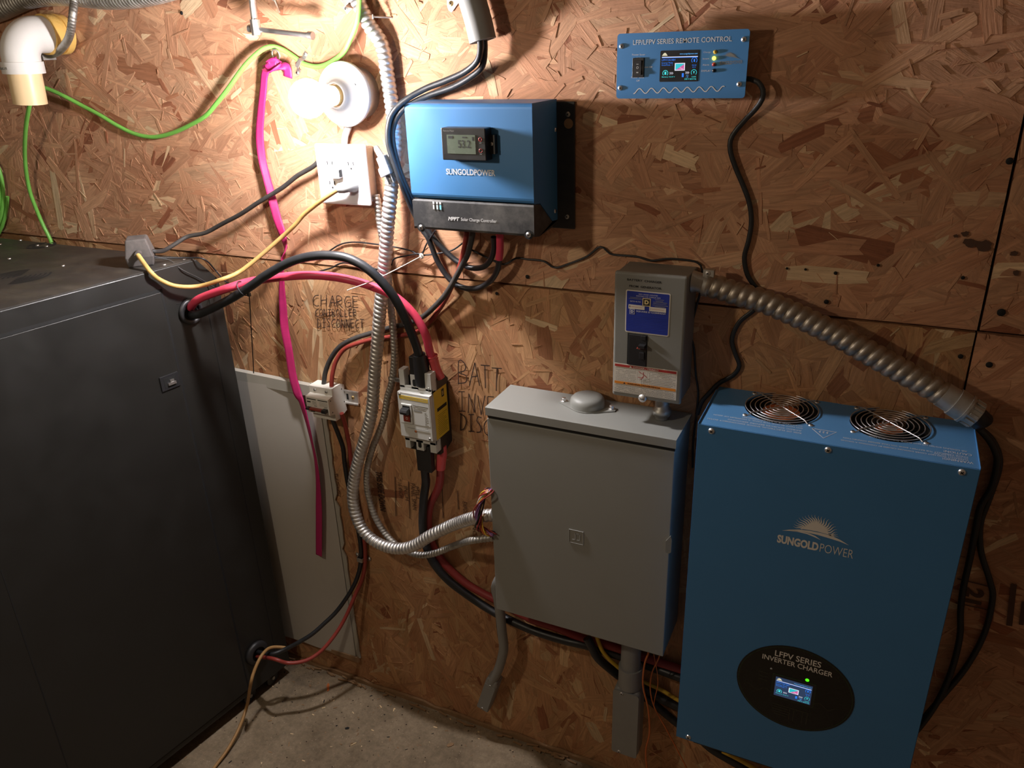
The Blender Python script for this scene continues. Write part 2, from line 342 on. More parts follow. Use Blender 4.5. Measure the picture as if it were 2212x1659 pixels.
# ------------------------------------------------------------------ setting: OSB wall boards
def osb_board(name, x0, x1, z0, z1, ang, spread, seed, mname):
    R = np.random.RandomState(seed); V = []; F = []; T = []; U = []
    def poly(pts, uvs, y, tilt, tint, thick=.0011):
        k = len(V); n = len(pts)
        for (x, z), (u, v) in zip(pts, uvs):
            x = min(max(x, x0), x1); z = min(max(z, z0), z1)
            V.append((x, y+tilt[0]*u+tilt[1]*v, z)); T.append(tint); U.append((u+tint[2]*37, v+tint[0]*3, tint[2]*9))
        for i in range(n):
            V.append((V[k+i][0], V[k+i][1]+thick, V[k+i][2])); T.append(tint); U.append(U[k+i])
        F.append(tuple(range(k, k+n)))
        for i in range(n): F.append((k+i, k+n+i, k+n+(i+1) % n, k+(i+1) % n))
    # backing sheet of the board
    k = len(V)
    for (x, y, z) in ((x0, .0, z0), (x1, .0, z0), (x1, .0, z1), (x0, .0, z1), (x0, .012, z0), (x1, .012, z0), (x1, .012, z1), (x0, .012, z1)):
        V.append((x, y, z)); T.append((.4, .4, .3)); U.append((x, z, 0))
    F.extend([(0, 1, 2, 3), (4, 7, 6, 5), (0, 4, 5, 1), (1, 5, 6, 2), (2, 6, 7, 3), (3, 7, 4, 0)])
    vx0, vx1, vz0, vz1 = max(x0, -2.45), min(x1, .62), z0, min(z1, 2.0)
    def strands(n, lo, hi, wlo, whi, ylo, yhi, bx0, bx1, bz0, bz1, sprd):
        for _ in range(n):
            L = R.uniform(lo, hi); W = R.uniform(wlo, whi); a = math.radians(R.normal(ang, sprd)) if R.rand() < .82 else R.uniform(0, PI)
            if R.rand() < .3: W *= .45
            cx, cz = R.uniform(bx0, bx1), R.uniform(bz0, bz1); ca, sa = math.cos(a), math.sin(a)
            sk = R.uniform(-.5, .5)*W; e = R.uniform(.0, .35, 8)
            p = [(-L/2+sk*.5, -W/2), (-L/6, -W/2*(1+.12*R.randn())), (L/6, -W/2*(1+.12*R.randn())), (L/2+sk, -W/2*(1-e[0])), (L/2-e[1]*W, -W*.1*e[2]*4), (L/2-e[3]*W*.4, W/2*(1-e[4])),
                 (L/5, W/2*(1+.1*R.randn())), (-L/5, W/2*(1+.1*R.randn())), (-L/2+e[5]*W, W/2*(1-e[6])), (-L/2-e[7]*W*.6, W*.05)]
            pts = [(cx+ca*u-sa*v, cz+sa*u+ca*v) for u, v in p]
            h = .24+.46*R.beta(2.4, 2.4) if R.rand() < .9 else R.choice([.05, .14, .8, .95])
            poly(pts, p, R.uniform(ylo, yhi), (R.uniform(-.004, .004), R.uniform(-.02, .02)), (h, R.rand(), R.rand()))
    area = (vx1-vx0)*(vz1-vz0)
    strands(int(area*700), .10, .25, .022, .06, -.0003, -.0010, vx0, vx1, vz0, vz1, spread)
    strands(int(area*520), .06, .16, .012, .034, -.0008, -.0016, vx0, vx1, vz0, vz1, spread*1.2)
    strands(int(area*300), .015, .055, .0025, .009, -.0013, -.0022, vx0, vx1, vz0, vz1, spread*1.6)
    strands(int(area*260), .008, .03, .0008, .0025, -.0016, -.0027, vx0, vx1, vz0, vz1, 60)
    if x0 < vx0: strands(int((vx0-x0)*(z1-z0)*350), .12, .24, .03, .06, -.0003, -.0012, x0, vx0, z0, z1, spread)
    if x1 > vx1: strands(int((x1-vx1)*(z1-z0)*350), .12, .24, .03, .06, -.0003, -.0012, vx1, x1, z0, z1, spread)
    if z1 > vz1: strands(int((vx1-vx0)*(z1-vz1)*350), .12, .24, .03, .06, -.0003, -.0012, vx0, vx1, vz1, z1, spread)
    me = bpy.data.meshes.new(name); me.from_pydata(V, [], F); me.materials.append(M[mname])
    a = me.attributes.new('tint', 'FLOAT_COLOR', 'POINT'); a.data.foreach_set('color', np.array([(*t, 1) for t in T], 'f').ravel())
    a = me.attributes.new('suv', 'FLOAT_VECTOR', 'POINT'); a.data.foreach_set('vector', np.array(U, 'f').ravel())
    me.update(); o = bpy.data.objects.new(name, me); COL.objects.link(o); return o
wall = B('dark').box(-3.3, 1.9, .012, .03, 0, 2.7).build('wall_back'); struct(wall)
ORG['wall_back'] = wall.location.copy()
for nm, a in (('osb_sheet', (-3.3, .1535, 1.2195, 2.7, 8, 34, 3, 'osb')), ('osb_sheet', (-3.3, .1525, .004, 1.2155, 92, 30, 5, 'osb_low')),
              ('osb_sheet', (.1575, 1.9, 1.2200, 2.7, 20, 35, 8, 'osb')), ('osb_sheet', (.1555, 1.9, .004, 1.2150, 12, 30, 9, 'osb'))):
    o = osb_board(nm, *a); o.parent = wall; o.location = -wall.location
fl = B('concrete').box(-3.3, 1.9, -2.6, .03, -.05, 0).build('floor'); struct(fl)

# pencil and marker lettering on the boards, nail heads, stamps
SF = {'A': [[(0, 0), (.45, 1), (.9, 0)], [(.18, .38), (.75, .42)]], 'B': [[(0, 0), (.02, 1), (.6, .85), (.6, .6), (.05, .5), (.75, .35), (.7, .08), (0, 0)]],
      'C': [[(.75, .95), (.3, .9), (0, .55), (.1, .15), (.45, 0), (.8, .08)]], 'D': [[(0, 0), (.05, 1)], [(-.1, .98), (.55, .8), (.75, .45), (.45, .08), (-.05, 0)]],
      'E': [[(.7, .97), (0, 1), (.02, 0), (.75, .02)], [(0, .52), (.6, .55)]], 'G': [[(.75, .9), (.25, .95), (0, .5), (.2, .05), (.75, .08), (.75, .42), (.4, .42)]],
      'H': [[(0, 0), (0, 1)], [(.7, 0), (.72, 1)], [(0, .5), (.72, .55)]], 'I': [[(.35, 0), (.35, 1)], [(0, 1), (.7, 1)], [(0, 0), (.7, 0)]],
      'L': [[(.05, 1), (0, 0), (.7, .03)]], 'N': [[(0, 0), (.03, 1), (.68, .02), (.72, 1)]], 'O': [[(.35, 1), (.03, .7), (.05, .2), (.4, 0), (.75, .3), (.7, .8), (.35, 1)]],
      'R': [[(0, 0), (.02, 1), (.6, .88), (.55, .58), (.03, .48), (.75, 0)]], 'S': [[(.7, .92), (.3, 1), (.05, .75), (.6, .4), (.55, .08), (.0, .05)]],
      'T': [[(-.05, 1), (.85, .97)], [(.4, .98), (.38, 0)]], 'V': [[(0, 1), (.35, 0), (.75, 1)]], 'Y': [[(0, 1), (.35, .5), (.75, 1)], [(.35, .5), (.3, 0)]]}
def hand(b, word, tl, tr, h, wd=.0021, y=-.0046, seed=1):
    R = random.Random(seed); n = len(word)
    for i, ch in enumerate(word):
        x = tl[0]+(tr[0]-tl[0])*i/n; yy = tl[1]+(tr[1]-tl[1])*i/n+R.uniform(-1, 1)*h*.05; cw = (tr[0]-tl[0])/n*.95
        for st in SF[ch]:
            if ch not in 'BCDGORS':
                Q = [WY(x+u*cw+R.uniform(-.04, .04)*cw, yy+(1-v)*h, y) for u, v in st]
                for k in range(len(Q)-1): b.ribbon([Q[k], Q[k+1]], wd, (0, -1, 0))
                continue
            P = smooth([WY(x+u*cw+R.uniform(-.03, .03)*cw, yy+(1-v)*h*R.uniform(.97, 1.03), y) for u, v in st], .004) if ch in 'BCDGORS' else [WY(x+u*cw+R.uniform(-.04, .04)*cw, yy+(1-v)*h, y) for u, v in st]
            b.ribbon(P, wd, (0, -1, 0))
b = B('ink')
for wd_, tl, tr, h in (('CHARGE', (676, 636), (779, 641), 25), ('CONTROLLER', (681, 668), (772, 668), 16), ('DISCONNECT', (686, 688), (788, 690), 19)): hand(b, wd_, tl, tr, h, .0020, seed=len(wd_))
lab(b.build('handwriting', wall), 'marker lettering reading CHARGE CONTROLLER DISCONNECT')
b = B('ink')
hand(b, 'BATT', (990, 779), (1088, 802), 50, .0024, seed=5); hand(b, 'INVE', (991, 845), (1074, 862), 42, .0022, seed=6); hand(b, 'DISC', (995, 893), (1063, 908), 36, .0026, seed=9)
lab(b.build('handwriting', wall), 'marker lettering of BATT, INVE and DISC cut off by the enclosure')
b = B('ink_faint')
def stamp(s, top, bot, wpx, bold=0.):     # word running down the wall
    a = WY(*top, -.0042); c = WY(*bot, -.0042); q = WY(top[0]+wpx, top[1], -.0042); b.text(s, a, (0, 0, c.z-a.z), (q.x-a.x, 0, 0), 'ink_faint', bold)
stamp('THIS SIDE DOWN', (811, 1017), (815, 1101), 13, .04); stamp('7/16 INCH', (858, 1033), (862, 1075), 8); stamp('INCH', (872, 1050), (874, 1080), 8)
stamp('PANEL SPAN', (886, 1043), (890, 1100), 9); stamp('MILL', (896, 1050), (899, 1080), 8); stamp('EXPOSURE 1', (999, 1083), (1003, 1130), 9); stamp('INCH', (1020, 1130), (1022, 1165), 8)
stamp('THICKNESS', (716, 1020), (722, 1070), 12)
for q in ((853, 1030, 855, 1115), (882, 1040, 885, 1120), (988, 1060, 990, 1100), (955, 1052, 957, 1120)):
    b.ribbon([WY(q[0], q[1], -.0042), WY(q[2], q[3], -.0042)], .002, (0, -1, 0))
for q in ((2068, 1250, 2140, 1268), (2064, 1302, 2136, 1318), (2140, 1268, 2136, 1318)): b.ribbon([WY(q[0], q[1], -.0042), WY(q[2], q[3], -.0042)], .0022, (0, -1, 0))
stamp('21', (2088, 1268), (2084, 1300), 42, .05)
for q in ((2190, 1262, 2180, 1352, .009), (2212, 1300, 2206, 1350, .007)): b.ribbon([WY(q[0], q[1], -.0042), WY(q[2], q[3], -.0042)], q[4], (0, -1, 0))
lab(b.build('ink_stamp', wall), 'black mill stamps printed sideways on the boards')
# nail heads, screw holes and knots in the boards
b = B('dark')
for (x, y, r) in ((2181, 348, .005), (2163, 675, .006), (2075, 770, .004), (2137, 788, .005), (1785, 652, .004), (1073, 634, .0035), (1139, 598, .004), (1700, 580, .0022), (1740, 582, .0022), (1805, 590, .003), (2080, 600, .003), (1897, 573, .0025), (392, 28, .004)):
    b.lathe([(r, 0), (r*.9, .0006), (.0001, .0008)], WY(x, y, -.0042), (0, -1, 0), 12)
lab(b.build('nail_head', wall), 'dark nail heads and holes')
b = B('ink_faint')
def blot(x, y, w, h, m):
    R = random.Random(int(x*7+y)); P = []
    for i in range(14):
        a = 2*PI*i/14; k = R.uniform(.7, 1.15); P.append((x+math.cos(a)*w*k, y+math.sin(a)*h*k))
    b.face([WY(p[0], p[1], -.0040) for p in P][::-1], [tuple(range(14))], m=m)
for q in ((2095, 525, 16, 10), (2125, 532, 20, 13), (2085, 505, 9, 6), (2065, 510, 6, 4), (2190, 548, 9, 6), (2195, 590, 8, 6)): blot(*q, 'ink_faint')
lab(b.build('dark_stain', wall), 'dark stains beside the board joint')

# white painted board leaning flat on the wall behind the cabinet
p = [WY(*q, -.006) for q in ((500, 795), (690, 832), (752, 1415), (605, 1365))]
xr, zt, zb = -1.163, .925, .092
bd = thing('painted_panel', 'white painted board on the wall between the black cabinet and the bare wood sheet', 'board', (-1.35, -.006, zb))
prof = []
b = B('white_board')
N = 26
xs = [-1.62+i*(xr-.0-(-1.62))/N for i in range(N+1)]
def bulge(x): return .006+.012*max(0, math.sin((x+1.62)/.42*PI)) if x < -1.2 else .006
vs = []
for x in xs:
    r_ = bulge(x)
    vs += [(x, -r_-.004, zb+.012*math.sin(x*31)*.3+.001*random.random()), (x, -r_-.004, zt-.02)]
b.face(vs, [(2*i, 2*i+2, 2*i+3, 2*i+1) for i in range(N)], True)
b.box(-1.62, xr, -.006, -.003, zb, zt-.012)
b.build('sheet', bd)
b = B('board_tape')
edge = []
for i in range(40):
    z = zb+(zt-zb)*i/39; k = random.uniform(-.002, .002)+(-.008 if i in (17, 24) else 0); edge.append((xr+k+(.012-.028*(1-i/39)*0), z))
b.xz([(xr-.022, zb)]+edge+[(xr-.022, zt)], -.0075, -.0035)
b.xz([(-1.62, zt-.022), (xr, zt-.030), (xr+.004, zt-.002), (-1.62, zt+.008)], -.019, -.004)
lab(b.build('edge_tape', bd), 'torn tape along the top and right edge')
b = B('wood_chip'); b.xz([(-1.62, zb-.006), (-1.3, zb-.008), (xr+.01, zb-.012), (xr+.006, zb+.004), (-1.3, zb+.004), (-1.62, zb+.004)], -.014, -.004)
lab(b.build('bottom_edge', bd), 'brown broken bottom edge')
for q in ((737, 1382), (720, 1318)): B('print_grey').lathe([(.006, 0), (.0055, .0006), (.0001, .0002)], WY(*q, -.0078), (0, -1, 0), 14).build('nail_dimple', bd)
# ragged foam and splinters along the foot of the wall
b = B('wood_chip'); R = random.Random(4)
P = []
for i in range(70):
    x = -1.75+i*2.3/69; P.append((x, .006+R.uniform(0, .010)))
b.xz([(-1.75, 0)]+P+[(.55, 0)], -.010, -.003)
for i in range(60):
    x = R.uniform(-1.5, -.5); b.obox((x, -.014-R.random()*.012, .003+R.random()*.004), Vector((.012*R.uniform(.4, 1.5), .004*R.uniform(-1, 1), 0)), Vector((0, .002, 0)), Vector((0, 0, .0012)), 'osbchip' if 0 else 'wood_chip')
struct(b.build('trim_1'))
# ================================================================== black battery cabinet
RX, RY = -1.3626, -.060
def fx(y): return RX+.1583*(y-RY)
Tn = Vector((.1563, .9877, 0)); U = -Tn; Nn = Vector((.9877, -.1563, 0))
CF = Matrix(((U.x, Nn.x, 0, RX), (U.y, Nn.y, 0, RY), (0, 0, 1, 0), (0, 0, 0, 1)))   # local: u along the door face, n outward, z
def FP(px, py, off=0.):      # sighted point on the door face, local (u, z)
    d = ray(px, py); o = Vector((RX, RY, 0)); s = (off-(CAM-o).dot(Nn))/d.dot(Nn); q = CAM+d*s-o; return q.dot(U), q.z
TOP = 1.235
cb = thing('battery_cabinet', 'tall black steel battery cabinet on castors at the left of the wall', 'cabinet', (-1.8, -.5, 0))
b = B('cab'); prof = [(-.96, .045), (-.96, TOP), (-.105, TOP), (-.06, 1.18), (-.06, .045)]
n = len(prof); vs = [(fx(y), y, z) for y, z in prof]+[(-2.35, y, z) for y, z in prof]
b.face(vs, [tuple(range(n)), tuple(range(n, 2*n))[::-1]]+[(i, i+n, (i+1) % n+n, (i+1) % n) for i in range(n)])
b.build('body', cb, bevel=.002)
b = B('cab_top'); b.xy([(-2.345, -.955), (fx(-.955)-.003, -.955), (fx(-.108)-.003, -.108), (-2.345, -.108)], TOP, TOP+.0025)
b.build('top_plate', cb, bevel=.0018, bseg=3)
du, dz = FP(348, 626); ltu, _ = FP(381, 800)
b = B('cab', CF); b.box(du+.004, 1.02*.87, .0005, .0045, .067, dz-.004)
dr = b.build('door', cb, bevel=.0012)
b = B('dark', CF); b.box(du-.002, du+.004, .0, .0012, .06, dz+.002); b.box(du-.002, .9, 0, .0012, dz-.004, dz+.002); b.box(du, .9, 0, .0012, .061, .067)
b.build('door_gap', cb)
# rear seam and flange of the side
b = B('dark', CF); b.box(.041, .0425, 0, .0007, .10, 1.125); b.box(.041, .115, 0, .0007, 1.150, 1.1512)
b.build('seam', cb)
b = B('cab', CF); b.box(.003, .034, .0, .0016, 1.125, 1.148); b.build('hinge_plate', cb)
# crease line on the door
a0 = FP(0, 1230); a1 = FP(145, 1659)
b = B('dark', CF); b.prism([(a0[0]-.001, .0046, a0[1]), (a0[0]+.001, .0046, a0[1]), (a1[0]+.001, .0046, a1[1]), (a1[0]-.001, .0046, a1[1])], (0, .0003, 0)); b.build('door_crease', dr)
b = B('black_plastic', CF); lu, lz = FP(340, 815); ru, rz = FP(381, 800); _, bz = FP(350, 845)
b.box(ru+.002, lu, .0045, .0075, bz, rz)
lt = b.build('latch', dr, bevel=.0008)
b = B('dark', CF); b.box(ru+.009, lu-.008, .0075, .0079, bz+.006, rz-.006); b.build('latch_recess', lt)
b = B('chrome', CF); b.box(ru+.012, lu-.016, .0079, .0110, bz+.010, bz+.016); b.box(ru+.016, lu-.022, .0079, .0105, bz+.016, bz+.022)
lab(b.build('latch_lever', lt), 'small metal latch lever')
# rubber grommet where the battery cables leave
gu, gz = FP(411, 672); b = B('black_rubber', CF)
b.lathe([(.020, .0), (.029, .0), (.030, .005), (.027, .009), (.021, .009), (.0195, .004)], (gu, 0, gz), (0, 1, 0), 28); b.lathe([(.0202, .002), (.0001, .002)], (gu, 0, gz), (0, 1, 0), 28, 'dark')
b.build('grommet', cb)
b = B('black_rubber', CF); g2 = FP(553, 1409)
b.lathe([(.012, .0), (.034, .0), (.035, .006), (.030, .012), (.020, .012)], (g2[0], 0, g2[1]), (0, 1, 0), 24); b.lathe([(.0205, .003), (.0001, .003)], (g2[0], 0, g2[1]), (0, 1, 0), 24, 'dark'); b.build('grommet', cb)
# vents and screws of the top
b = B('dark'); zt_ = TOP+.0032
def arcs(c, r0_, r1_, n_, a0_, a1_, wd=.0042):
    for i in range(n_):
        r_ = r0_+(r1_-r0_)*i/(n_-1); pts = [c+Vector((math.cos(a)*r_, math.sin(a)*r_, 0)) for a in [a0_+(a1_-a0_)*k/16 for k in range(17)]]
        b.ribbon(pts, wd, (0, 0, 1))
c1 = WZ(42, 597, zt_); c1v = Vector(c1)
for a0_, a1_ in ((-.95, .95), (PI-.95, PI+.95)): arcs(c1v, .012, .058, 6, a0_, a1_)
b.build('slotted_vent', cb); b = B('dark')
c2v = Vector(WZ(89, 530, zt_))
for a0_ in (0, 2.1, 4.2): arcs(c2v, .018, .030, 2, a0_, a0_+1.7, .007)
b.build('round_vent', cb)
for q in ((44, 519), (20, 559), (0, 528), (136, 574), (355, 572), (398, 560), (81, 530), (101, 532)):
    screw(B(), WZ(*q, TOP+.0025), (0, 0, 1), .0042).build('screw', cb)
# castors
for q, y in ((WZ(585, 1474, 0), 0), (WZ(545, 1516, 0), 0)):
    b = B('black_rubber'); x = fx(q.y)-.03; b.cyl((x-.012, q.y, .0215), (x+.012, q.y, .0215), .0215, m='black_rubber')
    b.box(x-.016, x+.016, q.y-.018, q.y+.018, .036, .046, 'galv_dull'); b.cyl((x+.012, q.y, .0215), (x+.016, q.y, .0215), .005, m='galv_dull'); b.build('castor', cb, bevel=.001)

# ---- power adapter on the cabinet
z0 = TOP+.0026
q1 = WZ(278, 579, z0); q2 = WZ(333, 573, z0)
e1 = (q2-q1); wd = e1.length; e1.normalize(); e2 = Vector((-e1.y, e1.x, 0))
if e2.x > 0: e2 = -e2
b = B('adapter'); h = .058
def ft(u, v, z): return q1+e1*u+e2*v+Vector((0, 0, z))
v8 = [ft(0, 0, 0), ft(wd, 0, 0), ft(wd, .060, 0), ft(0, .060, 0), ft(-.003, -.003, h*.35), ft(wd+.003, -.003, h*.35), ft(wd+.003, .063, h*.35), ft(-.003, .063, h*.35),
      ft(.004, .004, h), ft(wd-.006, .004, h), ft(wd-.006, .054, h), ft(.004, .054, h)]
b.face(v8, [(3, 2, 1, 0), (0, 1, 5, 4), (1, 2, 6, 5), (2, 3, 7, 6), (3, 0, 4, 7), (4, 5, 9, 8), (5, 6, 10, 9), (6, 7, 11, 10), (7, 4, 8, 11), (8, 9, 10, 11)])
ad = thing('power_adapter', 'dusty grey block adapter sitting on the black cabinet top', 'adapter', q1)
b.build('case', ad, bevel=.003)
cs = WY(301, 557, 0); dcam = (cs-CAM).normalized()
sp_ = ft(wd*.50, -.003, h*.5)
b = B('adapter'); b.sweep([sp_, sp_-e2*.012], .0085, 14, rf=lambda L, a: .0085-L*.15); b.build('strain_relief', ad)

def FW(px, py, off=0.):
    d = ray(px, py); o = Vector((RX, RY, 0)); return CAM+d*((off-(CAM-o).dot(Nn))/d.dot(Nn))
def toplane(px, py, P):   # sight line point at the distance of P
    d = ray(px, py); return CAM+d*((P-CAM).dot(fw)/d.dot(fw))
# yellow cord from adapter to the outlet
cordpts = [(0, 0, 0, sp_-e2*.011), (0, 0, 0, toplane(309, 566, sp_-e2*.02)), (0, 0, 0, toplane(326, 588, sp_-e2*.02+Vector((.03, .0, 0)))), (0, 0, 0, FW(345, 604, .014)),
           (0, 0, 0, FW(381, 618, .024)), (0, 0, 0, FW(430, 618, .040)), (481, 603, .13), (519, 586, .09), (563, 552, .06), (609, 512, .04), (637, 486, .04), (655, 465, .04), (680, 444, .045), (696, 432, .05), (723, 414, .058), (743, 402, .062)]
cable('extension_cord', 'dirty yellow cord from the grey adapter to the white outlet plate', 'cord', cordpts, .0048, 'yellow_cord')

# ================================================================== lamp
lx, lz = -.966, 1.573
lp = thing('lampholder', 'white porcelain lampholder with a glowing bulb above the outlet', 'lamp', (lx, -.002, lz))
b = B('galv_dull'); b.lathe([(.001, -.002), (.048, -.002), (.048, .036), (.044, .038)], (-.962, 0, lz), (0, -1, 0), 40); b.build('junction_box', lp)
b = B('porcelain'); b.lathe([(.055, .036), (.0585, .038), (.0595, .043), (.058, .048), (.050, .052), (.040, .053), (.038, .058), (.030, .061), (.027, .066), (.024, .072), (.021, .074), (.0205, .064)], (lx, 0, lz), (0, -1, 0), 56)
b.build('porcelain_base', lp)
for dx, dz_ in ((.030, .022), (-.028, -.024)):
    b = B('dark'); b.obox((lx+dx, -.0532, lz+dz_), Vector((.0065, 0, -.0065))*.9, Vector((.0012, 0, .0012)), Vector((0, .0006, 0))); b.build('screw_slot', lp)
b = B('brass'); b.lathe([(.019, .060), (.019, .082)], (lx, 0, lz), (0, -1, 0), 24); b.build('screw_shell', lp)
b = B('bulb'); BR = .0335; bc = .150
pr = [(.0165, .074), (.018, .085), (.021, .098)]+[(BR*math.sin(a), bc-BR*math.cos(a)) for a in [math.radians(t) for t in range(40, 81, 8)]]
b.lathe(pr, (lx, 0, lz), (0, -1, 0), 40, 'bulb_neck')
b.lathe([(BR*math.sin(a), bc-BR*math.cos(a)) for a in [math.radians(t) for t in range(80, 180, 9)]]+[(.0001, bc+BR)], (lx, 0, lz), (0, -1, 0), 40); lab(b.build('bulb', lp), 'lit white bulb')

# ---- outlet
x0, x1 = -1.057, -.934; zb_, zt_ = 1.362, 1.481
po = thing('outlet', 'square white wall outlet plate with a yellow cord plugged in', 'outlet', ((x0+x1)/2, -.002, zb_))
YP = .034
b = B('galv_dull'); b.box(x0+.006, x1-.006, -YP+.004, -.002, zb_+.006, zt_-.006); b.build('back_box', po, bevel=.003)
b = B('white_plastic'); b.box(x0, x1, -YP-.006, -YP+.003, zb_, zt_); pl = b.build('cover_plate', po, bevel=.0045, bseg=3)
f_ = -YP-.006
def face_mark(bb, px, py, w_, h_, m='dark', y=f_-.0012):
    c = WY(px, py, y); bb.box(c.x-w_/2, c.x+w_/2, y, y+.001, c.z-h_/2, c.z+h_/2, m)
for cx_ in (x0+.036, x1-.036):
    for cz_ in (zb_+.040, zt_-.040):
        b = B('white_plastic'); pts = [(cx_+.0165*math.cos(a)*1.0, cz_+max(-.0135, min(.0135, .0165*math.sin(a)))) for a in [2*PI*k/28 for k in range(28)]]
        b.xz(pts, f_-.0012, f_+.001); r_ = b.build('receptacle', po)
        b = B('dark'); 
        for s_ in (-1, 1): b.box(cx_+s_*.006-.0012, cx_+s_*.006+.0012, f_-.0014, f_-.0011, cz_+.000, cz_+.007)
        b.lathe([(.0001, .0), (.0022, .0)], (cx_, f_-.0014, cz_-.006), (0, -1, 0), 12); b.build('slots', r_)
for cz_ in ((zb_+zt_)/2,):
    for cx_ in (x0+.036, x1-.036): screw(B(), (cx_, f_, cz_), (0, -1, 0), .003, 'white_plastic').build('screw', po)
# plug of the yellow cord
pg = thing('plug', 'grey ribbed plug pushed into the lower right socket of the outlet', 'plug', (x1-.036, f_, zb_+.04))
a = Vector((x1-.036, f_-.0015, zb_+.040)); e = WY(746, 400, -.062); ax = Vector((0, -1, 0))
b = B('pvc_grey'); b.sweep([a, a+Vector((0, -.010, 0)), a+Vector((-.002, -.016, 0)), a+Vector((-.008, -.022, -.001)), a+Vector((-.018, -.024, -.002))], .012, 16, rf=lambda L, t: (.0135-.12*L)*(1+.06*math.sin(L*1800)))
b.build('plug_body', pg)
b = B('pvc_grey'); b.sweep(smooth([a+Vector((-.016, -.024, -.002)), a.lerp(e, .6)+Vector((0, -.006, 0)), e], .001), .006, 12, rf=lambda L, t: .0072-.05*L+.0007*math.sin(L*2600)); b.build('strain_relief', pg)
# small plug at left centre of the plate
pk = thing('plug', 'small white plug in the left socket of the outlet plate', 'plug', WY(732, 372, f_)); c = WY(731, 372, f_-.0012)
b = B('white_plastic'); b.box(c.x-.012, c.x+.010, f_-.016, f_-.0015, c.z-.011, c.z+.011); b.build('plug_body', pk, bevel=.003)
b = B('dark'); b.box(c.x+.0098, c.x+.0104, f_-.013, f_-.004, c.z-.008, c.z+.006); b.build('prong_gap', pk)
cable('black_cord', 'thick black cord running from the outlet plate down to the grey adapter', 'cord',
      [(716, 322, .030), (702, 334, .03), (677, 359, .028), (642, 380, .026), (609, 406, .026), (557, 438, .03), (519, 463, .03), (481, 483, .03), (443, 503, .035), (405, 511, .05), (380, 526, .08), (354, 541, .12), (0, 0, 0, ft(wd+.001, .02, h*.45)+Vector((.004, 0, 0))), (0, 0, 0, ft(wd-.002, .02, h*.45))], .0048, 'cable_dusty')
a_ = ft(wd-.001, .012, h*.3)
cable('thin_wire', 'thin black wire looping from the adapter over the cabinet corner to the battery cables', 'wire',
      [(0, 0, 0, a_), (0, 0, 0, WZ(354, 557, TOP+.012)), (0, 0, 0, WZ(405, 557, TOP+.006)), (0, 0, 0, WZ(441, 560, TOP+.004)), (468, 587, .068), (486, 607, .10), (504, 615, .105), (529, 617, .11), (545, 600, .10)], .0018, 'cable_black', 'thin black wires from the adapter')
cable('thin_wire', 'thinner dark wire sagging across the cabinet face below the adapter', 'wire',
      [(0, 0, 0, ft(wd-.001, .008, h*.25)), (0, 0, 0, WZ(366, 562, TOP+.008)), (0, 0, 0, FW(392, 582, .004)), (0, 0, 0, FW(430, 601, .006)), (0, 0, 0, FW(456, 617, .012)), (473, 625, .125), (486, 620, .13), (497, 612, .12)], .0013, 'cable_dusty', 'thin black wires from the adapter')
# hanging plug right of the plate
hp = thing('unplugged_plug', 'grey three prong plug hanging loose at the right edge of the outlet plate', 'plug', WY(838, 365, -.045))
A_ = WY(812, 318, -.04); B_ = WY(826, 342, -.048); C_ = WY(836, 368, -.05); D_ = WY(846, 392, -.05)
b = B('pvc_grey'); b.sweep([A_, A_.lerp(B_, .6), B_], .006, 12, rf=lambda L, t: .0052+.04*L+.0008*math.sin(L*900)); b.build('strain_relief', hp)
dv = (C_-B_).normalized(); sd = dv.cross(Vector((0, 1, 0))).normalized()
b = B('pvc_grey'); b.obox(B_.lerp(C_, .35), dv*.013, sd*.010, Vector((0, .008, 0))); b.obox(C_+sd*-.002, dv*.009, sd*.0125, Vector((0, .009, 0))); b.build('plug_body', hp, bevel=.0025)
b = B('label_white'); b.obox(B_.lerp(C_, .3)+Vector((0, -.0082, 0)), dv*.009, sd*.007, Vector((0, .0002, 0))); b.build('paper_label', hp)
b = B('chrome')
for s_ in (-1, 1): b.obox(C_+dv*.017+sd*s_*.006, dv*.009, sd*.0009, Vector((0, .0035, 0)))
b.build('prong', hp, bevel=.0004)
# cable between lampholder and outlet
cable('sheathed_cable', 'short grey sheathed cable joining the lampholder and the outlet box', 'cable', [(752, 262, .014), (752, 276, .014), (746, 292, .014), (744, 310, .014)], .0075, 'romex', flat=(.6, 1.))

# ================================================================== charge controller
cc = thing('charge_controller', 'blue and black charge controller box on the wall beside the outlet', 'controller', (-.66, -.003, 1.34))
Yc = -.112; xl, xr_ = -.789, -.545
def P2(v): return (v.y, v.z)
sf = WX(1165, 442, xr_); sb = WX(1201, 476, xr_); zf = WY(892, 428, Yc).z; zf2 = WY(1150, 441, Yc).z
zsp = (zf+zf2)/2; zt2 = 1.5615; zb2 = 1.339
b = B('blue_paint'); b.yz([(Yc, zsp), (Yc, zt2), (-.006, zt2), (-.006, sb.z), (-.030, sb.z+.002), (-.085, zsp-.003)], xl, xr_)
b.build('housing', cc, bevel=.009, bseg=4, angle=50)
b = B('black_dusty'); b.yz([(Yc, zb2+.004), (Yc, zsp-.0008), (-.085, zsp-.0045), (-.030, sb.z+.0005), (-.006, sb.z-.0015), (-.006, zb2+.02), (-.03, zb2+.004), (-.09, zb2)], xl+.0005, xr_-.0005)
b.build('terminal_cover', cc, bevel=.004, bseg=2, angle=25)
b = B('black_paint'); fr = -.511; b.box(-.823, fr, -.0065, -.003, 1.336, 1.557); fl_ = b.build('mounting_flange', cc, bevel=.003)
b = B('copper'); k = WY(1228, 267, -.0068); b.lathe([(.0085, 0), (.0001, .0003)], k, (0, -1, 0), 20, 'wood_chip'); lab(b.build('keyhole', fl_), 'round keyhole showing the wood behind')
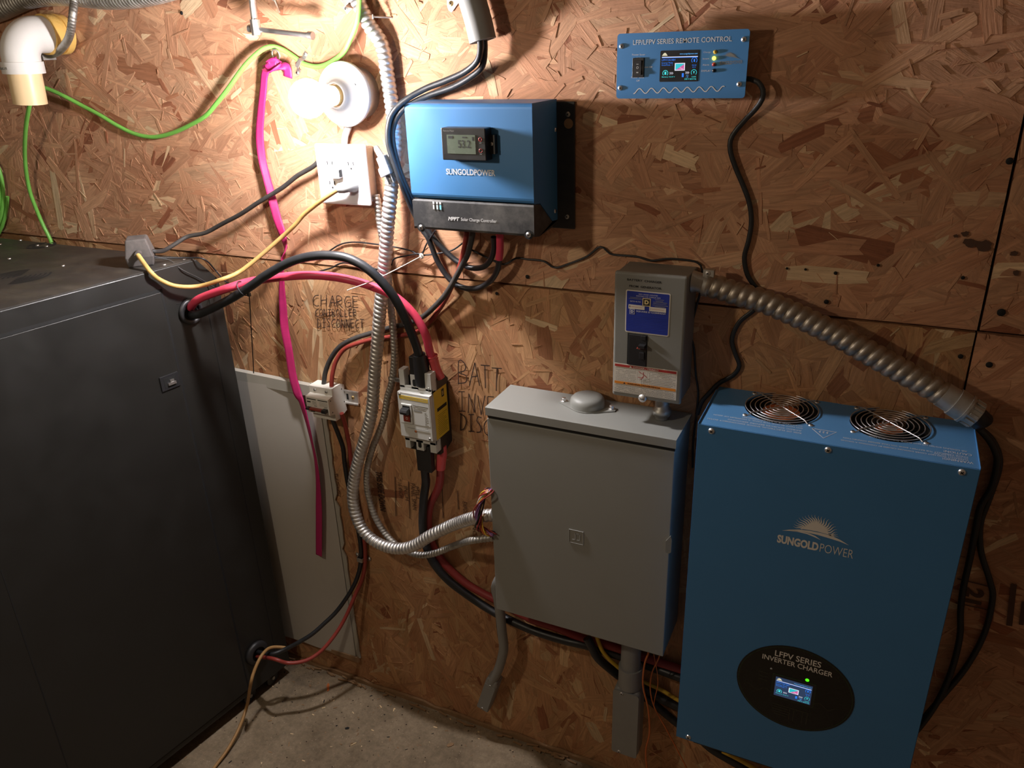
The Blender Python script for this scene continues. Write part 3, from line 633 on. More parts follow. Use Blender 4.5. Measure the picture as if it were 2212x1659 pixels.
for q in ((1227, 247), (1225, 468)): screw(B(), WY(*q, -.0068), (0, -1, 0), .0045, 'galv_dull').build('screw', cc)
for q in ((1203, 280), (1202, 456)):
    k = WX(q[0]-3, q[1], xr_); screw(B(), (xr_, k.y, k.z), (1, 0, 0), .004).build('screw', cc)
for q in ((910, 491), (1142, 507)):
    c = WY(*q, Yc); b = B('dark'); b.lathe([(.0085, .0003), (.0001, .0003)], c, (0, -1, 0), 20); screw(b, c, (0, -1, 0), .005, 'chrome'); b.build('screw', cc)
b = B('print_white')
b.textp('SUNGOLDPOWER', (964, 377), (1070, 380), (963, 364), Yc-.0006, bold=.02); b.build('lettering', cc); b = B('print_white')
b.textp('MPPT', (968, 476), (991, 477), (968, 468), Yc-.0006, bold=.04, ital=.08); b.textp('Solar Charge Controller', (996, 479), (1073, 483), (996, 470), Yc-.0006, bold=.01)
b.build('lettering', cc)
b = B('led_white')
for (px, py, m_) in ((937, 447, 'print_white'), (944.5, 447.5, 'led_white'), (951.5, 448, 'led_cyan')):
    c = WY(px, py, Yc-.0006); b.box(c.x-.0014, c.x+.0014, c.y-.0004, c.y, c.z-.004, c.z+.004, m_); b.box(c.x-.0018, c.x+.0018, c.y-.0002, c.y, c.z+.0055, c.z+.0095, 'print_white')
lab(b.build('status_lights', cc), 'row of three small status lights')
# remote meter on its front
mt_ = thing('remote_meter', 'small black remote meter reading 53.2 fixed on the blue charge controller', 'meter', (-.66, -.112, 1.47))
m0, m1, m2, m3 = -.7045, -.620, 1.4715, 1.5245
b = B('black_plastic'); b.box(m0, m1, -.136, Yc-.0003, m2, m3); b.build('case', mt_, bevel=.0015)
b = B('black_plastic'); b.box(m1-.002, m1+.010, Yc-.010, Yc-.0003, m2+.010, m3-.012); screw(b, (m1+.004, Yc-.010, (m2+m3)/2), (0, -1, 0), .0032); b.build('mounting_ear', mt_, bevel=.001)
s0, s1, s2, s3 = m0+.011, m1-.019, m2+.011, m3-.011
b = B('lcd'); b.box(s0, s1, -.1366, -.1358, s2, s3); sc_ = b.build('display', mt_)
b = B('print_black'); b.text('53.2', (s0+.021, -.1368, s2+.010), (.024, 0, 0), (0, 0, .0125), bold=.01); b.box(s0+.003, s0+.012, -.1368, -.1366, s3-.006, s3-.002); b.box(s1-.006, s1-.003, -.1368, -.1366, s3-.009, s3-.003); b.box(s0+.030, s0+.038, -.1368, -.1366, s3-.005, s3-.003)
b.build('digits', sc_)
b = B('print_grey'); b.text('Remote Meter', (m0+.005, -.1364, m3-.0062), (.021, 0, 0), (0, 0, .0032)); b.build('lettering', mt_)
b = B('label_red')
for zz in (m2+.013, m3-.022):
    c = Vector((m1-.0095, -.1364, zz+.004)); b.sweep([c+Vector((math.cos(t)*.003, 0, math.sin(t)*.003)) for t in [2*PI*k/20 for k in range(20)]], .0005, 6, closed=True); b.box(c.x-.002, c.x+.002, -.1366, -.1362, zz-.002, zz-.001, 'print_grey')
lab(b.build('button_mark', mt_), 'two red ringed button marks')
# ================================================================== emissive display picture shared by the two inverter screens
def screen_art(b, o, R_, U_, y0, bg):   # o lower left corner, R_ width, U_ height
    def P(u, v, k=0): return (o.x+R_*u, y0-.00015*k, o.z+U_*v)
    def rect(u0, u1, v0, v1, m, k=1): b.face([P(u0, v0, k), P(u1, v0, k), P(u1, v1, k), P(u0, v1, k)], [(0, 1, 2, 3)], m=m)
    def txt(s, u0, u1, v0, v1, m): b.text(s, P(u0, v0, 2), ((u1-u0)*R_, 0, 0), (0, 0, (v1-v0)*U_), m)
    def arc(u, v, r, a0, a1, wd, m): b.ribbon([(o.x+R_*u+math.cos(a)*r, y0-.0003, o.z+U_*v+math.sin(a)*r) for a in [math.radians(a0+(a1-a0)*k/16) for k in range(17)]], wd, (0, -1, 0), m)
    rect(0, 1, 0, 1, bg, 0)
    b.face([P(.03+.15*k/10, .85+.10*math.sin(PI*k/10), 1) for k in range(11)], [tuple(range(11))[::-1]], m='scr_sun')
    rect(.03, .98, .795, .815, 'scr_white'); rect(.03, .98, .775, .795, 'scr_blue')
    txt('www.sungoldpower.com', .50, .97, .865, .925, 'scr_sky')
    txt('Inverter Mode', .03, .33, .59, .64, 'scr_blue'); txt('GreenMode - 1', .03, .32, .52, .57, 'scr_blue'); txt('LFPV12K/48V', .03, .40, .68, .74, 'scr_blue')
    rect(.385, .655, .35, .60, 'scr_white', 1); rect(.405, .635, .375, .578, 'scr_teal', 2)
    b.face([P(.635, .375, 3), P(.635, .56, 3), P(.42, .375, 3)], [(0, 1, 2)], m='scr_pink'); b.ribbon([P(.52+.09*k/8, .42+.02*math.sin(k*.8), 4) for k in range(9)], .0005, (0, -1, 0), 'scr_white')
    r = U_*.095
    arc(.14, .27, r, -45, 225, r*.2, 'scr_cyan'); rect(.115, .165, .22, .32, 'scr_cyan'); arc(.895, .68, r, -45, 225, r*.2, 'scr_blue'); rect(.878, .912, .63, .72, 'scr_blue')
    arc(.90, .28, r, -45, 225, r*.2, 'scr_teal'); b.face([P(.88, .32, 1), P(.92, .32, 1), P(.90, .23, 1)], [(0, 2, 1)], m='scr_cyan')
    for u0, v0 in ((.255, .265), (.68, .275)):
        for k in range(3): b.ribbon([P(u0+k*.035, v0+.035, 1), P(u0+k*.035+.022, v0, 1), P(u0+k*.035, v0-.035, 1)], .0006, (0, -1, 0), 'scr_white')
    txt('Battery 52.8 V', .05, .40, .115, .165, 'scr_cyan'); txt('Grid', .84, .95, .50, .545, 'scr_blue'); txt('0 V', .86, .94, .43, .475, 'scr_blue')
    txt('Loads', .85, .96, .12, .165, 'scr_cyan'); txt('240 V 60.0 Hz', .66, .97, .04, .09, 'scr_cyan'); rect(.585, .635, .13, .26, 'scr_blue'); txt('4 A', .70, .76, .17, .21, 'scr_sky'); txt('1 W', .70, .76, .11, .15, 'scr_sky')

def sunlogo(b, f, m):    # f maps enlarged logo coordinates to the surface
    def poly(pts): b.face([f(*p) for p in pts][::-1], [tuple(range(len(pts)))], m=m)
    cx_, cy_, r = 1120, 700, 262
    dome = [(860, 578)]+[(cx_+r*math.cos(a)*.98+6*0, cy_-r*math.sin(a)*.98) for a in [math.radians(t) for t in range(152, -1, -8)]]+[(1300, 668), (1150, 627), (1000, 600)]
    dome = [(860, 578), (900, 540), (960, 490), (1035, 452), (1110, 440), (1180, 455), (1250, 500), (1320, 550), (1358, 610), (1380, 690), (1300, 668), (1150, 627), (1000, 600)]
    poly(dome)
    tips = [(680, 525), (695, 480), (725, 435), (750, 392), (795, 355), (860, 335), (915, 318), (978, 298), (1045, 298), (1112, 298), (1188, 318), (1252, 335), (1322, 362), (1388, 388), (1438, 440), (1490, 485), (1530, 532), (1548, 590), (1552, 645), (1565, 695), (1580, 745)]
    n = len(tips)
    for i, (tx, ty) in enumerate(tips):
        t = i/(n-1); 
        k = t*10.0; j = min(9, int(k)); q = k-j; d0_ = dome[j]; d1_ = dome[j+1 if j < 9 else 9]; bx = d0_[0]+(d1_[0]-d0_[0])*q; by = d0_[1]+(d1_[1]-d0_[1])*q
        if t > .97: bx, by = 1390, 690
        nx, ny = -(ty-by), tx-bx; L = math.hypot(nx, ny); nx /= L; ny /= L; pts = []
        for s in range(9):
            w_ = math.sin(s/8*2*PI)*12; pts.append(f(bx+(tx-bx)*s/8+nx*w_, by+(ty-by)*s/8+ny*w_))
        b.ribbon(pts, .0029, (0, -1, 0), m, taper=True)
    poly([(450, 610), (600, 590), (800, 588), (1000, 612), (1250, 662), (1450, 718), (1620, 798), (1790, 905), (1600, 828), (1400, 765), (1150, 692), (1000, 660), (850, 630), (700, 618)])
    poly([(560, 612), (700, 606), (850, 630), (1000, 668), (1120, 718), (1230, 800), (1100, 740), (950, 680), (750, 632)])

# ================================================================== remote control panel
rc = thing('remote_control_panel', 'small blue remote control panel with a lit screen, high on the wall at the right', 'control panel', (-.324, -.003, 1.56))
Yr = -.036
rx0, rx1 = (WY(1335, 73, Yr).x+WY(1330, 213, Yr).x)/2, (WY(1622, 57, Yr).x+WY(1608, 207, Yr).x)/2; rz0, rz1 = WY(1330, 213, Yr).z, WY(1335, 73, Yr).z
b = B('black_plastic'); b.box(rx0+.012, rx1-.006, Yr+.002, -.003, rz0+.010, rz1-.010); b.build('back_box', rc, bevel=.001)
b = B('blue_paint')
def rrect(x0, x1, z0, z1, r, n=5):
    P = []
    for cx_, cz_, a0_ in ((x1-r, z1-r, 0), (x0+r, z1-r, 90), (x0+r, z0+r, 180), (x1-r, z0+r, 270)):
        for k in range(n+1): a = math.radians(a0_+90*k/n); P.append((cx_+r*math.cos(a), cz_+r*math.sin(a)))
    return P
b.xz(rrect(rx0, rx1, rz0, rz1, .005), Yr, Yr+.002); b.build('face_plate', rc, bevel=.0004)
y_ = Yr-.0003
for q in ((1343, 100), (1607, 85), (1340, 190), (1597, 182)): screw(B(), WY(*q, Yr), (0, -1, 0), .0042).build('screw', rc)
def c4(x, y): return (1300+x/5.267, 30+y/5.267)
b = B('print_white')
b.textp('LFP/LFPV SERIES REMOTE CONTROL', c4(355, 355), c4(1480, 305), c4(355, 298), y_, bold=.005)
P = [WY(*c4(360+1035*k/160, (880-30*k/160)-28*math.sin((k/160*7.6-.25)*2*PI)), y_) for k in range(161)]; b.ribbon(P, .0014, (0, -1, 0))
for s, x0_, x1_, yb, h in (('Power Saver', 345, 495, 475, 20), ('Auto', 392, 448, 512, 20), ('Power Saver', 335, 485, 733, 20), ('Off', 393, 430, 770, 20), ('Unit Off', 482, 575, 615, 18), ('Charge', 1155, 1240, 450, 22), ('Invert', 1148, 1222, 520, 20), ('Alarm', 1145, 1220, 590, 20), ('DISPLAY', 1132, 1240, 660, 22)):
    b.textp(s, c4(x0_, yb), c4(x1_, yb-2), c4(x0_, yb-h), y_)
b.build('lettering', rc)
b = B('print_grey')
def fl(x, y): return WY(*c4(1360+(x-450)*.160, 515+(y-900)*.14), y_-.0001)
_r = B.ribbon
sb_ = B('print_grey'); sb_.ribbon = lambda pts, wd, nrm, m=None, **k: _r(sb_, pts, wd*.2, nrm, m, **k)
sunlogo(sb_, fl, 'print_grey'); sb_.textp('SUNGOLD', c4(1340, 580), c4(1480, 572), c4(1340, 540), y_, bold=.03); sb_.textp('POWER', c4(1487, 572), c4(1600, 560), c4(1487, 532), y_)
sb_.build('sun_logo', rc)
q = [WY(*c4(*k), y_) for k in ((670, 425), (1118, 400), (1090, 765), (653, 778))]
sx0, sx1, sz0, sz1 = (q[0].x+q[3].x)/2, (q[1].x+q[2].x)/2, (q[2].z+q[3].z)/2, (q[0].z+q[1].z)/2
b = B('black_plastic'); b.xz(rrect(sx0, sx1, sz0, sz1, .002), Yr-.0005, Yr+.0005); sc1 = b.build('screen', rc)
b = B('scr_bg'); screen_art(b, Vector((sx0+.001, 0, sz0+.001)), sx1-sx0-.002, sz1-sz0-.002, Yr-.0007, 'scr_bg'); lab(b.build('screen_picture', sc1), 'lit blue menu picture')
b = B('black_plastic'); q = WY(*c4(415, 612), y_); b.box(q.x-.0095, q.x+.0095, Yr-.002, Yr, q.z-.0145, q.z+.0145); sw = b.build('rocker_switch', rc, bevel=.0006)
b = B('black_rubber'); b.yz([(Yr-.002, q.z-.0105), (Yr-.005, q.z-.0105), (Yr-.0032, q.z), (Yr-.005, q.z+.0105), (Yr-.002, q.z+.0105)], q.x-.0058, q.x+.0058)
b.text('O', (q.x-.0018, Yr-.0052, q.z-.0015), (.0036, 0, 0), (0, 0, .0036), 'print_white'); b.text('-', (q.x-.0018, Yr-.0052, q.z+.005), (.0036, 0, 0), (0, 0, .0006), 'print_white'); b.text('=', (q.x-.0018, Yr-.0052, q.z-.0078), (.0036, 0, 0), (0, 0, .0016), 'print_white'); b.build('rocker', sw)
for (x, y, m_, l_) in ((1290, 432, 'label_yellow', 'unlit charge light'), (1278, 505, 'led_yellow', 'glowing yellow light'), (1275, 575, 'label_red', 'red alarm light'), (1275, 645, 'black_plastic', 'black display button')):
    c = WY(*c4(x, y), Yr); b = B(m_); b.lathe([(.0028, -.001), (.0028, .0015), (.002, .003), (.0001, .0036)], c, (0, -1, 0), 16); lab(b.build('indicator_light' if 'light' in l_ else 'button', rc), l_)
cable('network_cord', 'black cord dropping from the blue remote panel down behind the thick grey conduit', 'cord',
      [(1600, 170, .02), (1622, 171, .022), (1637, 177, .024), (1648, 194, .024), (1646, 215, .022), (1632, 236, .018), (1609, 260, .012), (1589, 283, .009), (1578, 303, .009), (1578, 328, .009), (1590, 365, .009), (1605, 400, .009), (1619, 440, .009), (1623, 480, .009), (1617, 520, .009), (1608, 556, .008), (1614, 592, .007), (1630, 618, .007), (1648, 640, .007), (1629, 669, .006), (1597, 696, .006), (1581, 732, .006), (1588, 763, .006), (1597, 790, .006), (1583, 811, .006), (1553, 828, .006), (1533, 848, .006), (1516, 868, .006), (1506, 895, .006)],
      .0042, 'cable_black', flat=(.55, 1.))

# ================================================================== breaker box above the enclosure
lc = thing('breaker_box', 'small grey metal breaker box with blue and warning labels above the big enclosure', 'electrical box', (-.345, -.003, 1.053))
lx0, lx1, lz0, lz1, Yl = -.4085, -.2815, 1.053, 1.2875, -.084
b = B('grey_enamel2'); b.box(lx0+.002, lx1-.002, Yl+.010, -.003, lz0+.003, lz1-.003); b.build('back_box', lc, bevel=.0015)
b = B('grey_enamel2'); b.box(lx0, lx1, Yl, Yl+.011, lz0, lz1); fc = b.build('front_cover', lc, bevel=.0045, bseg=4)
def c7(x, y): return (1330+x/10.367, 580+y/10.367)
def c8(x, y): return (1310+x/8.733, 700+y/8.733)
yy = Yl-.0003
b = B('print_black'); b.textp('BATTERY  CHARGER', c7(255, 268), c7(1032, 340), c7(255, 220), yy, bold=.03); b.textp('FROM  GENERATOR', c7(303, 412), c7(1025, 475), c7(305, 364), yy, bold=.03); b.build('lettering', fc)
def rng4(pts, y): q = [WY(*p, y) for p in pts]; return (q[0].x+q[3].x)/2, (q[1].x+q[2].x)/2, (q[2].z+q[3].z)/2, (q[0].z+q[1].z)/2
x0_, x1_, z0_, z1_ = rng4([c7(232, 478), c7(1235, 558), c7(1185, 1522), c7(205, 1418)], yy)
b = B('label_white'); b.xz(rrect(x0_, x1_, z0_, z1_, .003), yy, Yl); lb = b.build('blue_label', lc)
b = B('label_blue'); b.xz(rrect(x0_+.0018, x1_-.0018, z0_+.0018, z1_-.0018, .002), yy-.0002, yy); b.build('blue_field', lb)
yt = yy-.0004; W_ = x1_-x0_; H_ = z1_-z0_
def LT(b, s, u0, u1, v, h, m=None, bold=0.): b.text(s, (x0_+W_*u0, yt, z1_-H_*v), (W_*(u1-u0), 0, 0), (0, 0, H_*h), m, bold)
b = B('print_white'); LT(b, 'QO LOAD CENTER', .29, .72, .095, .032); LT(b, 'CENTRO DE CARGA QO', .235, .78, .142, .032); LT(b, 'QO2-4L70S', .10, .345, .275, .032); LT(b, 'SQUARE D COMPANY', .25, .915, .50, .040, bold=.01)
for i, (u0, u1, v) in enumerate(((.10, .36, .165), (.07, .39, .195), (.66, .86, .165), (.68, .84, .20), (.62, .93, .225), (.62, .92, .26), (.61, .95, .295), (.66, .90, .325))): b.box(x0_+W_*u0, x0_+W_*u1, yt-.0001, yt, z1_-H_*v-.0004, z1_-H_*v+.0003, 'print_grey')
for k in range(9): b.box(x0_+W_*.06, x0_+W_*.94, yt-.00005, yt, z1_-H_*(.60+.04*k)-.0002, z1_-H_*(.60+.04*k)+.0001, 'label_blue')
def dmark(u, v, s, m1, m2, m3):   # square mark holding a block letter D
    cx_, cz_ = x0_+W_*u, z1_-H_*v
    b.box(cx_-s, cx_+s, yt-.0001, yt, cz_-s, cz_+s, m1); b.box(cx_-s*.82, cx_+s*.82, yt-.0002, yt, cz_-s*.82, cz_+s*.82, m2)
    b.text('D', (cx_-s*.5, yt-.0003, cz_-s*.5), (s*1.05, 0, 0), (0, 0, s*1.05), m3, .06)
dmark(.475, .25, .0072, 'gold', 'print_black', 'gold'); dmark(.155, .50, .0045, 'print_white', 'label_blue', 'print_white')
for u0, u1, v0, v1, s in ((.07, .435, .335, .435, '1'), (.54, .915, .345, .445, '2')):
    b.box(x0_+W_*u0, x0_+W_*u1, yt-.0001, yt, z1_-H_*v1, z1_-H_*v0, 'label_white'); b.text(s, (x0_+W_*(u0+.02), yt-.0002, z1_-H_*(v1-.03)), (.0012, 0, 0), (0, 0, .0035), 'print_black')
    b.box(x0_+W_*(u0+.05), x0_+W_*(u1-.05), yt-.0002, yt, z1_-H_*(v0+.052), z1_-H_*(v0+.047), 'label_red')
b.build('label_print', lb)
# breaker window
x0_, x1_, z0_, z1_ = rng4([c8(398, 172), c8(775, 205), c8(752, 800), c8(384, 760)], yy); 
b = B('dark'); b.box(x0_, x1_, Yl-.0003, Yl+.001, z0_, z1_); br = b.build('breaker_window', lc)
b = B('black_plastic'); b.box(x0_+.003, x1_-.0005, Yl-.002, Yl+.001, z0_, z1_-.0015); b.build('filler_plate', br, bevel=.0006)
def CB(px, py): q = WY(*c8(px, py), Yl-.003); return q.x, q.z
b = B('black_plastic'); p0 = CB(655, 215); p1 = CB(745, 310); b.box(p0[0], p1[0], Yl-.005, Yl-.002, p1[1], p0[1]); b.build('breaker_pole', br, bevel=.0006); b = B('black_plastic'); p0 = CB(625, 530); p1 = CB(712, 670); b.box(p0[0], p1[0], Yl-.005, Yl-.002, p1[1], p0[1]); b.build('breaker_pole', br, bevel=.0006)
b = B('black_plastic'); p0 = CB(625, 375); p1 = CB(740, 440); b.box(p0[0], p1[0], Yl-.013, Yl-.002, p1[1], p0[1]); p0 = CB(580, 440); p1 = CB(735, 462); b.box(p0[0], p1[0], Yl-.009, Yl-.002, p1[1], p0[1], 'red_plastic'); b.build('breaker_handle', br, bevel=.0008)
# warning label
x0_, x1_, z0_, z1_ = rng4([c8(148, 730), c8(1340, 885), c8(1312, 1440), c8(130, 1268)], yy)
b = B('label_white'); b.box(x0_, x1_, yy-.0001, Yl, z0_, z1_); wl = b.build('warning_label', lc)
W_ = x1_-x0_; H_ = z1_-z0_
b = B('print_black')
b.box(x0_+W_*.015, x1_-W_*.015, yt-.0001, yt, z1_-H_*.105, z1_-H_*.025, 'label_red'); b.box(x0_+W_*.015, x1_-W_*.015, yt-.0001, yt, z1_-H_*.695, z1_-H_*.61, 'label_orange')
yt2 = yt; yt = yt-.00025
LT(b, 'DANGER / PELIGRO', .31, .71, .092, .052, 'label_white', .02); LT(b, 'WARNING / ADVERTENCIA', .22, .75, .683, .056, 'print_black', .03)
for u, v, m_ in ((.27, .092, 'label_white'), (.175, .683, 'print_black')): b.face([(x0_+W_*(u-.02), yt, z1_-H_*v), (x0_+W_*(u+.02), yt, z1_-H_*v), (x0_+W_*u, yt, z1_-H_*(v-.055))], [(0, 1, 2)], m=m_)
R = random.Random(3)
def lines(u0, u1, v0, v1, n):
    for i in range(n):
        v = v0+(v1-v0)*i/(n-1); u = u0
        while u < u1-.01:
            l = R.uniform(.012, .035); e = min(u+l, u1)
            if R.random() < .93: b.box(x0_+W_*u, x0_+W_*e, yt-.00005, yt, z1_-H_*v-.00022, z1_-H_*v+.00022, 'print_black')
            u = e+.006
            if u > u1-.1 and R.random() < .12: break
lines(.03, .36, .155, .57, 9); lines(.57, .98, .155, .58, 9); lines(.47, .98, .42, .58, 4); lines(.02, .44, .74, .97, 8); lines(.46, .98, .74, .97, 8)
b.box(x0_+W_*.448, x0_+W_*.451, yt-.0001, yt, z0_+.001, z1_-H_*.40, 'print_black')
def fig(*pts): b.ribbon([(x0_+W_*u, yt-.0001, z1_-H_*v) for u, v in pts], .0010, (0, -1, 0), 'label_red')
fig((.40, .18), (.44, .24), (.475, .25)); fig((.475, .19), (.48, .34)); fig((.475, .25), (.53, .36)); fig((.48, .34), (.43, .40), (.39, .38)); fig((.48, .34), (.46, .41), (.43, .45))
for u0, u1, v in ((.385, .54, .15), (.385, .54, .46)): b.box(x0_+W_*u0, x0_+W_*u1, yt, yt+.0001, z1_-H_*v-.0001, z1_-H_*v+.0001, 'print_grey')
for u in (.385, .54): b.box(x0_+W_*u-.0001, x0_+W_*u+.0001, yt, yt+.0001, z1_-H_*.46, z1_-H_*.15, 'print_grey')
b.build('label_print', wl)
q = WY(*c8(682, 1398), Yl); b = B('galv'); b.lathe([(.0078, 0), (.0075, .002), (.005, .004), (.0001, .0046)], q, (0, -1, 0), 24); b.obox(q+Vector((0, -.0046, 0)), Vector((.0035, 0, 0)), Vector((0, .0004, 0)), Vector((0, 0, .0006)), 'dark'); lab(b.build('cover_screw', lc), 'large slotted cover screw')
# nipple between breaker box and enclosure
q = WY(1430, 885, -.045); b = B('galv_dull'); b.lathe([(.013, 1.0035), (.013, 1.012), (.0175, 1.012), (.0175, 1.022), (.0135, 1.024), (.0135, 1.0525)], (q.x, -.045, 0), (0, 0, 1), 10)
tag(b.build('conduit_nipple'), 'short metal conduit connector between the breaker box and the enclosure below', 'connector')

# ---- thick flexible conduit
tf = thing('flexible_conduit', 'thick rusty grey spiral conduit from the breaker box down toward the big blue inverter', 'conduit', WY(1546, 619, -.045))
pts = path([(1528, 616, .040), (1560, 624, .040), (1600, 637, .040), (1650, 651, .040), (1712, 677, .040), (1761, 700, .040), (1811, 725, .040), (1877, 762, .042), (1943, 799, .044), (2009, 835, .046), (2045, 857, .048)], .002)
b = B('flex'); b.sweep(even(pts, .0017), .0195, 24, rf=armour(.0205, .0160, .26)); b.build('spiral_tube', tf)
e0, e1_ = pts[0], pts[-1]; ta = (pts[0]-pts[6]).normalized(); tb = (pts[-1]-pts[-8]).normalized()
side = WX(1505, 608, lx1)
b = B('galv_dull'); b.sweep([Vector((lx1-.001, -.040, e0.z+.004)), Vector((lx1+.008, -.040, e0.z+.004)), e0-ta*.004], .0155, 22, rf=lambda L, a: .0195 if L < .006 else .0168); cl = b.build('clamp_connector', tf)
b = B('galv_dull'); b.sweep([e0-ta*.004, e0+ta*.006], .0198, 22); b.obox(e0+Vector((.002, -.002, .0225)), Vector((.009, 0, 0)), Vector((0, .006, 0)), Vector((0, 0, .006))); screw(b, e0+Vector((.001, -.008, .023)), (0, -1, 0), .0045, 'galv'); b.build('clamp_screw', cl, bevel=.001)
b = B('galv_dull'); q = pts[-1]; b.sweep([q-tb*.008, q+tb*.012], .0205, 24); b.sweep([q+tb*.012, q+tb*.030], .0228, 24); b.sweep([q+tb*.030, q+tb*.034], .0240, 24); b.sweep([q+tb*.034, q+tb*.052], .0215, 8)
for k in range(12):
    a = 2*PI*k/12; u = tb.orthogonal().normalized(); w_ = tb.cross(u); c = q+tb*.044+(u*math.cos(a)+w_*math.sin(a))*.0212; b.obox(c, tb*.007, (u*math.cos(a)+w_*math.sin(a))*.0012, tb.cross(u*math.cos(a)+w_*math.sin(a))*.0022)
b.build('end_connector', tf, bevel=.0006)
FLEND = q+tb*.05

# ================================================================== big grey enclosure
en = thing('electrical_enclosure', 'large closed grey metal electrical enclosure at the middle of the wall', 'electrical box', (-.465, -.003, .51))
ex0, ex1, ez1, Ye = -.6535, -.2775, 1.0025, -.119
ez0 = (WY(1076, 1316, Ye).z+WY(1441, 1422, Ye).z)/2
zc = WY(1054, 898, Ye-.002).z; zd = WY(1054, 903, Ye).z
b = B('grey_enamel'); b.box(ex0+.0015, ex1-.0015, Ye+.006, -.003, ez0+.001, ez1-.004); b.build('box_body', en, bevel=.001)
b = B('grey_enamel'); b.yz([(-.003, ez1), (Ye-.002, ez1), (Ye-.002, zc), (Ye+.0, zc), (Ye+.004, ez1-.004), (-.003, ez1-.004)], ex0-.001, ex1+.001); b.box(ex0-.001, ex0+.0006, Ye, -.06, zc, ez1-.001); b.box(ex1-.0006, ex1+.001, Ye, -.06, zc, ez1-.001); b.build('rain_hood', en, bevel=.0008)
b = B('grey_enamel'); b.box(ex0+.0008, ex1-.0012, Ye, Ye+.006, ez0, zd-.001); de = b.build('door', en, bevel=.0015)
b = B('dark'); b.box(ex0+.002, ex1-.002, Ye+.0025, Ye+.0055, zd-.003, zc+.004); b.build('door_gap', en)
q = [WY(*k, Ye) for k in ((1229, 1142), (1261, 1151), (1261, 1178), (1229, 1171))]; mx_, mz_, s = (q[0].x+q[2].x)/2, (q[0].z+q[2].z)/2, abs(q[1].x-q[0].x)/2
b = B('grey_enamel')
def frame(s_, t_, y0, y1):
    b.box(mx_-s_, mx_+s_, y0, y1, mz_+s_-t_, mz_+s_); b.box(mx_-s_, mx_+s_, y0, y1, mz_-s_, mz_-s_+t_); b.box(mx_-s_, mx_-s_+t_, y0, y1, mz_-s_, mz_+s_); b.box(mx_+s_-t_, mx_+s_, y0, y1, mz_-s_, mz_+s_)
frame(s, .0012, Ye-.0012, Ye+.001)
b.box(mx_-s*.15, mx_+s*.4, Ye-.001, Ye+.001, mz_+s*.38, mz_+s*.55); b.box(mx_-s*.15, mx_+s*.4, Ye-.001, Ye+.001, mz_-s*.55, mz_-s*.38); b.box(mx_-s*.2, mx_-s*.02, Ye-.001, Ye+.001, mz_-s*.55, mz_+s*.55); b.box(mx_+s*.4, mx_+s*.58, Ye-.001, Ye+.001, mz_-s*.45, mz_+s*.45); b.box(mx_-s*.55, mx_-s*.2, Ye-.001, Ye+.001, mz_-s*.55, mz_-s*.40)
lab(b.build('embossed_emblem', de, bevel=.0004), 'embossed square emblem with a block letter')
q = WY(1444, 1174, Ye); b = B('grey_enamel2'); b.prism([(q.x-.004, Ye, q.z-.018), (q.x-.0045, Ye, q.z+.006), (q.x+.004, Ye, q.z+.020), (q.x+.0065, Ye, q.z+.012), (q.x+.0065, Ye, q.z-.016), (q.x+.002, Ye, q.z-.020)], (0, -.004, 0)); b.build('latch', de, bevel=.0015)
# closing plate on the hood
c = WZ(1269, 877, ez1); b = B('grey_enamel'); P = []
import itertools
for k in range(40):
    a = 2*PI*k/40; r = .034; x = math.cos(a)*r; y = math.sin(a)*r
    P.append((c.x+x, c.y+y*.98))
P = [(c.x-.058, c.y+.007), (c.x-.058, c.y-.007)]+[(c.x+.034*math.cos(a), c.y+.035*math.sin(a)) for a in [math.radians(t) for t in range(235, 306, 10)]]+[(c.x+.058, c.y-.007), (c.x+.058, c.y+.007)]+[(c.x+.034*math.cos(a), c.y+.035*math.sin(a)) for a in [math.radians(t) for t in range(55, 126, 10)]]
b.xy(P, ez1+.0002, ez1+.0024); hub = b.build('hub_plate', en, bevel=.0006)
b = B('grey_enamel'); b.lathe([(.0335, .0024), (.0335, .010), (.0325, .016), (.028, .021), (.020, .0235), (.0001, .0245)], (c.x, c.y, ez1), (0, 0, 1), 40); b.build('hub_dome', hub)
for s_ in (-1, 1):
    b = B('chrome'); b.lathe([(.007, .0024), (.007, .0040), (.0045, .0040), (.0045, .0095), (.0001, .0098)], (c.x+s_*.049, c.y, ez1), (0, 0, 1), 6); b.build('hub_bolt', hub, bevel=.0004)
q = WY(1268, 1376, -.085); b = B('galv_dull'); b.lathe([(.017, ez0-.012), (.022, ez0-.006), (.022, ez0+.002)], (q.x, -.06, 0), (0, 0, 1), 24); b.build('bottom_bushing', en)
